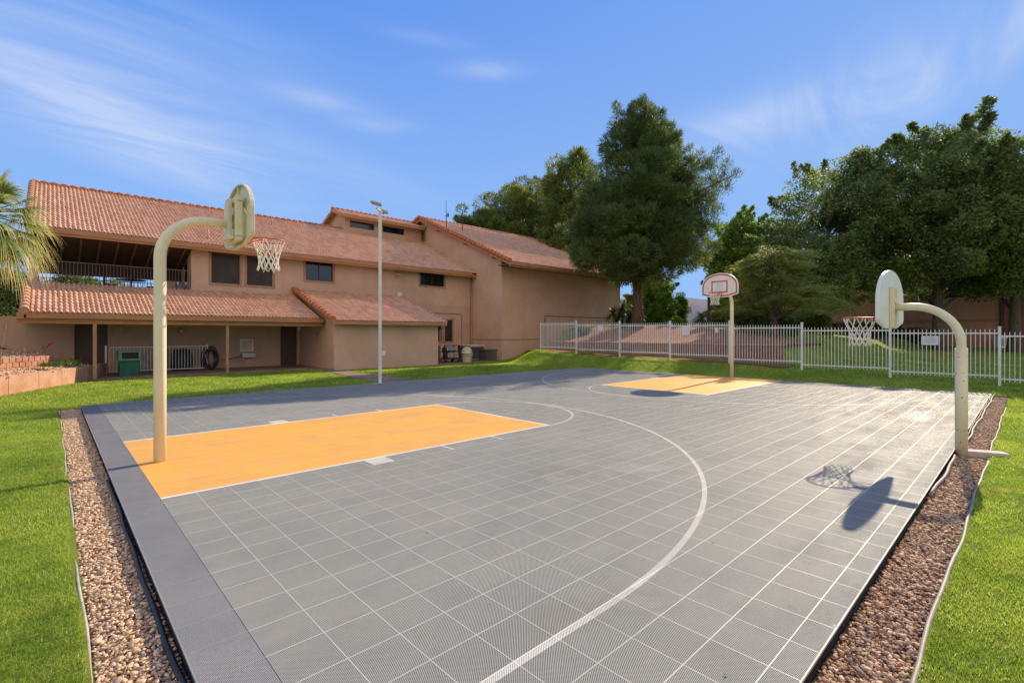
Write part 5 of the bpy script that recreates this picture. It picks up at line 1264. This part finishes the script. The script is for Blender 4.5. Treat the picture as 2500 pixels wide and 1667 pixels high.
wn = nt.nodes.new('ShaderNodeTexNoise'); wn.inputs['Scale'].default_value = 1.1; wn.inputs['Detail'].default_value = 7; wn.inputs['Roughness'].default_value = .62; wn.inputs['Distortion'].default_value = .9
nt.links.new(mp.outputs[0], wn.inputs['Vector']); wisp = X(wn.outputs[0])
def pa(px, py):
    l = (px - 1250) / 1194.9; return 46.678 - math.degrees(math.atan(l)), math.degrees(math.atan((814.24 - py) / 1194.9 / math.hypot(1, l)))
def blob(px, py, wa, we, tilt, amp):
    a0, e0 = pa(px, py); c, s = math.cos(R(tilt)), math.sin(R(tilt)); u = (az - a0) * -1.0; v = el - e0
    p = (u * c + v * s) / wa; q = (v * c - u * s) / we
    return X.op('EXPONENT', (p * p + q * q) * -1.0) * amp
cl = blob(170, 235, 13, 2.6, -17, 1.0)
for b in ((330, 330, 12, 2.6, -16, .7), (60, 120, 14, 5.5, -10, .5), (420, 230, 9, 4.5, -20, .45), (1190, 172, 4.2, .85, 0, .95), (780, 245, 5, 1.0, -2, .62), (920, 305, 4, .8, 2, .5), (1050, 95, 5, .7, -3, .30),
          (1850, 290, 9, 1.9, 4, 1.0), (2280, 195, 8, 3.0, 24, 1.0), (2050, 255, 12, 3.2, 10, .7), (2350, 60, 10, 5, 0, .22), (850, 430, 14, 2.2, -12, .32), (500, 60, 12, 2.5, -8, .25)): cl = cl + blob(*b)
mask = (cl * wisp.ramp(.28, .74, .03, 1.0)).min(1.0) * .6
tint = mixc(nt, 1.0, X(sky.outputs[0]), (.80, .95, 1.30), 'MULTIPLY')
hs = nt.nodes.new('ShaderNodeHueSaturation'); hs.inputs['Saturation'].default_value = 1.12; nt.links.new(tint, hs.inputs['Color'])
cap = mixc(nt, el.ramp(2, 42), (.94, 1.66, 2.95), (.27, .77, 2.5))
sunny = X.op('EXPONENT', ((az - 6.4) / 55.0) * ((az - 6.4) / 55.0) * -1.0 - (el - 31.0) / 40.0 * ((el - 31.0) / 40.0)) * .42
cap = mixc(nt, sunny, cap, (1.0, 1.65, 2.9))
c1 = mixc(nt, 1.0, mixc(nt, el.ramp(0, 30, .55, 0), hs.outputs[0], (1.8, 2.3, 3.2)), cap, 'DARKEN')
c2 = mixc(nt, mask, c1, (2.1, 2.35, 2.95))
# unseen bright cloud sheet added behind the camera to fill the shaded facade
back = (dx * -.686 + dy * -.7275).ramp(.02, .55) * el.ramp(1, 14) * wisp.ramp(.2, .6, .7, 1.0)
c3 = mixc(nt, back, c2, (3.3, 3.0, 2.6))
nt.links.new(c3, bg.inputs[0])
SC.view_settings.view_transform = 'Standard'; SC.view_settings.look = 'None'; SC.view_settings.gamma = 1; SC.view_settings.use_curve_mapping = False; SC.view_settings.exposure = 1.12
SC.render.engine = 'CYCLES'; SC.cycles.use_denoising = True; SC.cycles.max_bounces = 6; SC.cycles.diffuse_bounces = 4; SC.cycles.glossy_bounces = 2; SC.cycles.transmission_bounces = 2; SC.cycles.transparent_max_bounces = 4
SC.cycles.sample_clamp_indirect = 6; SC.cycles.filter_width = 1.5
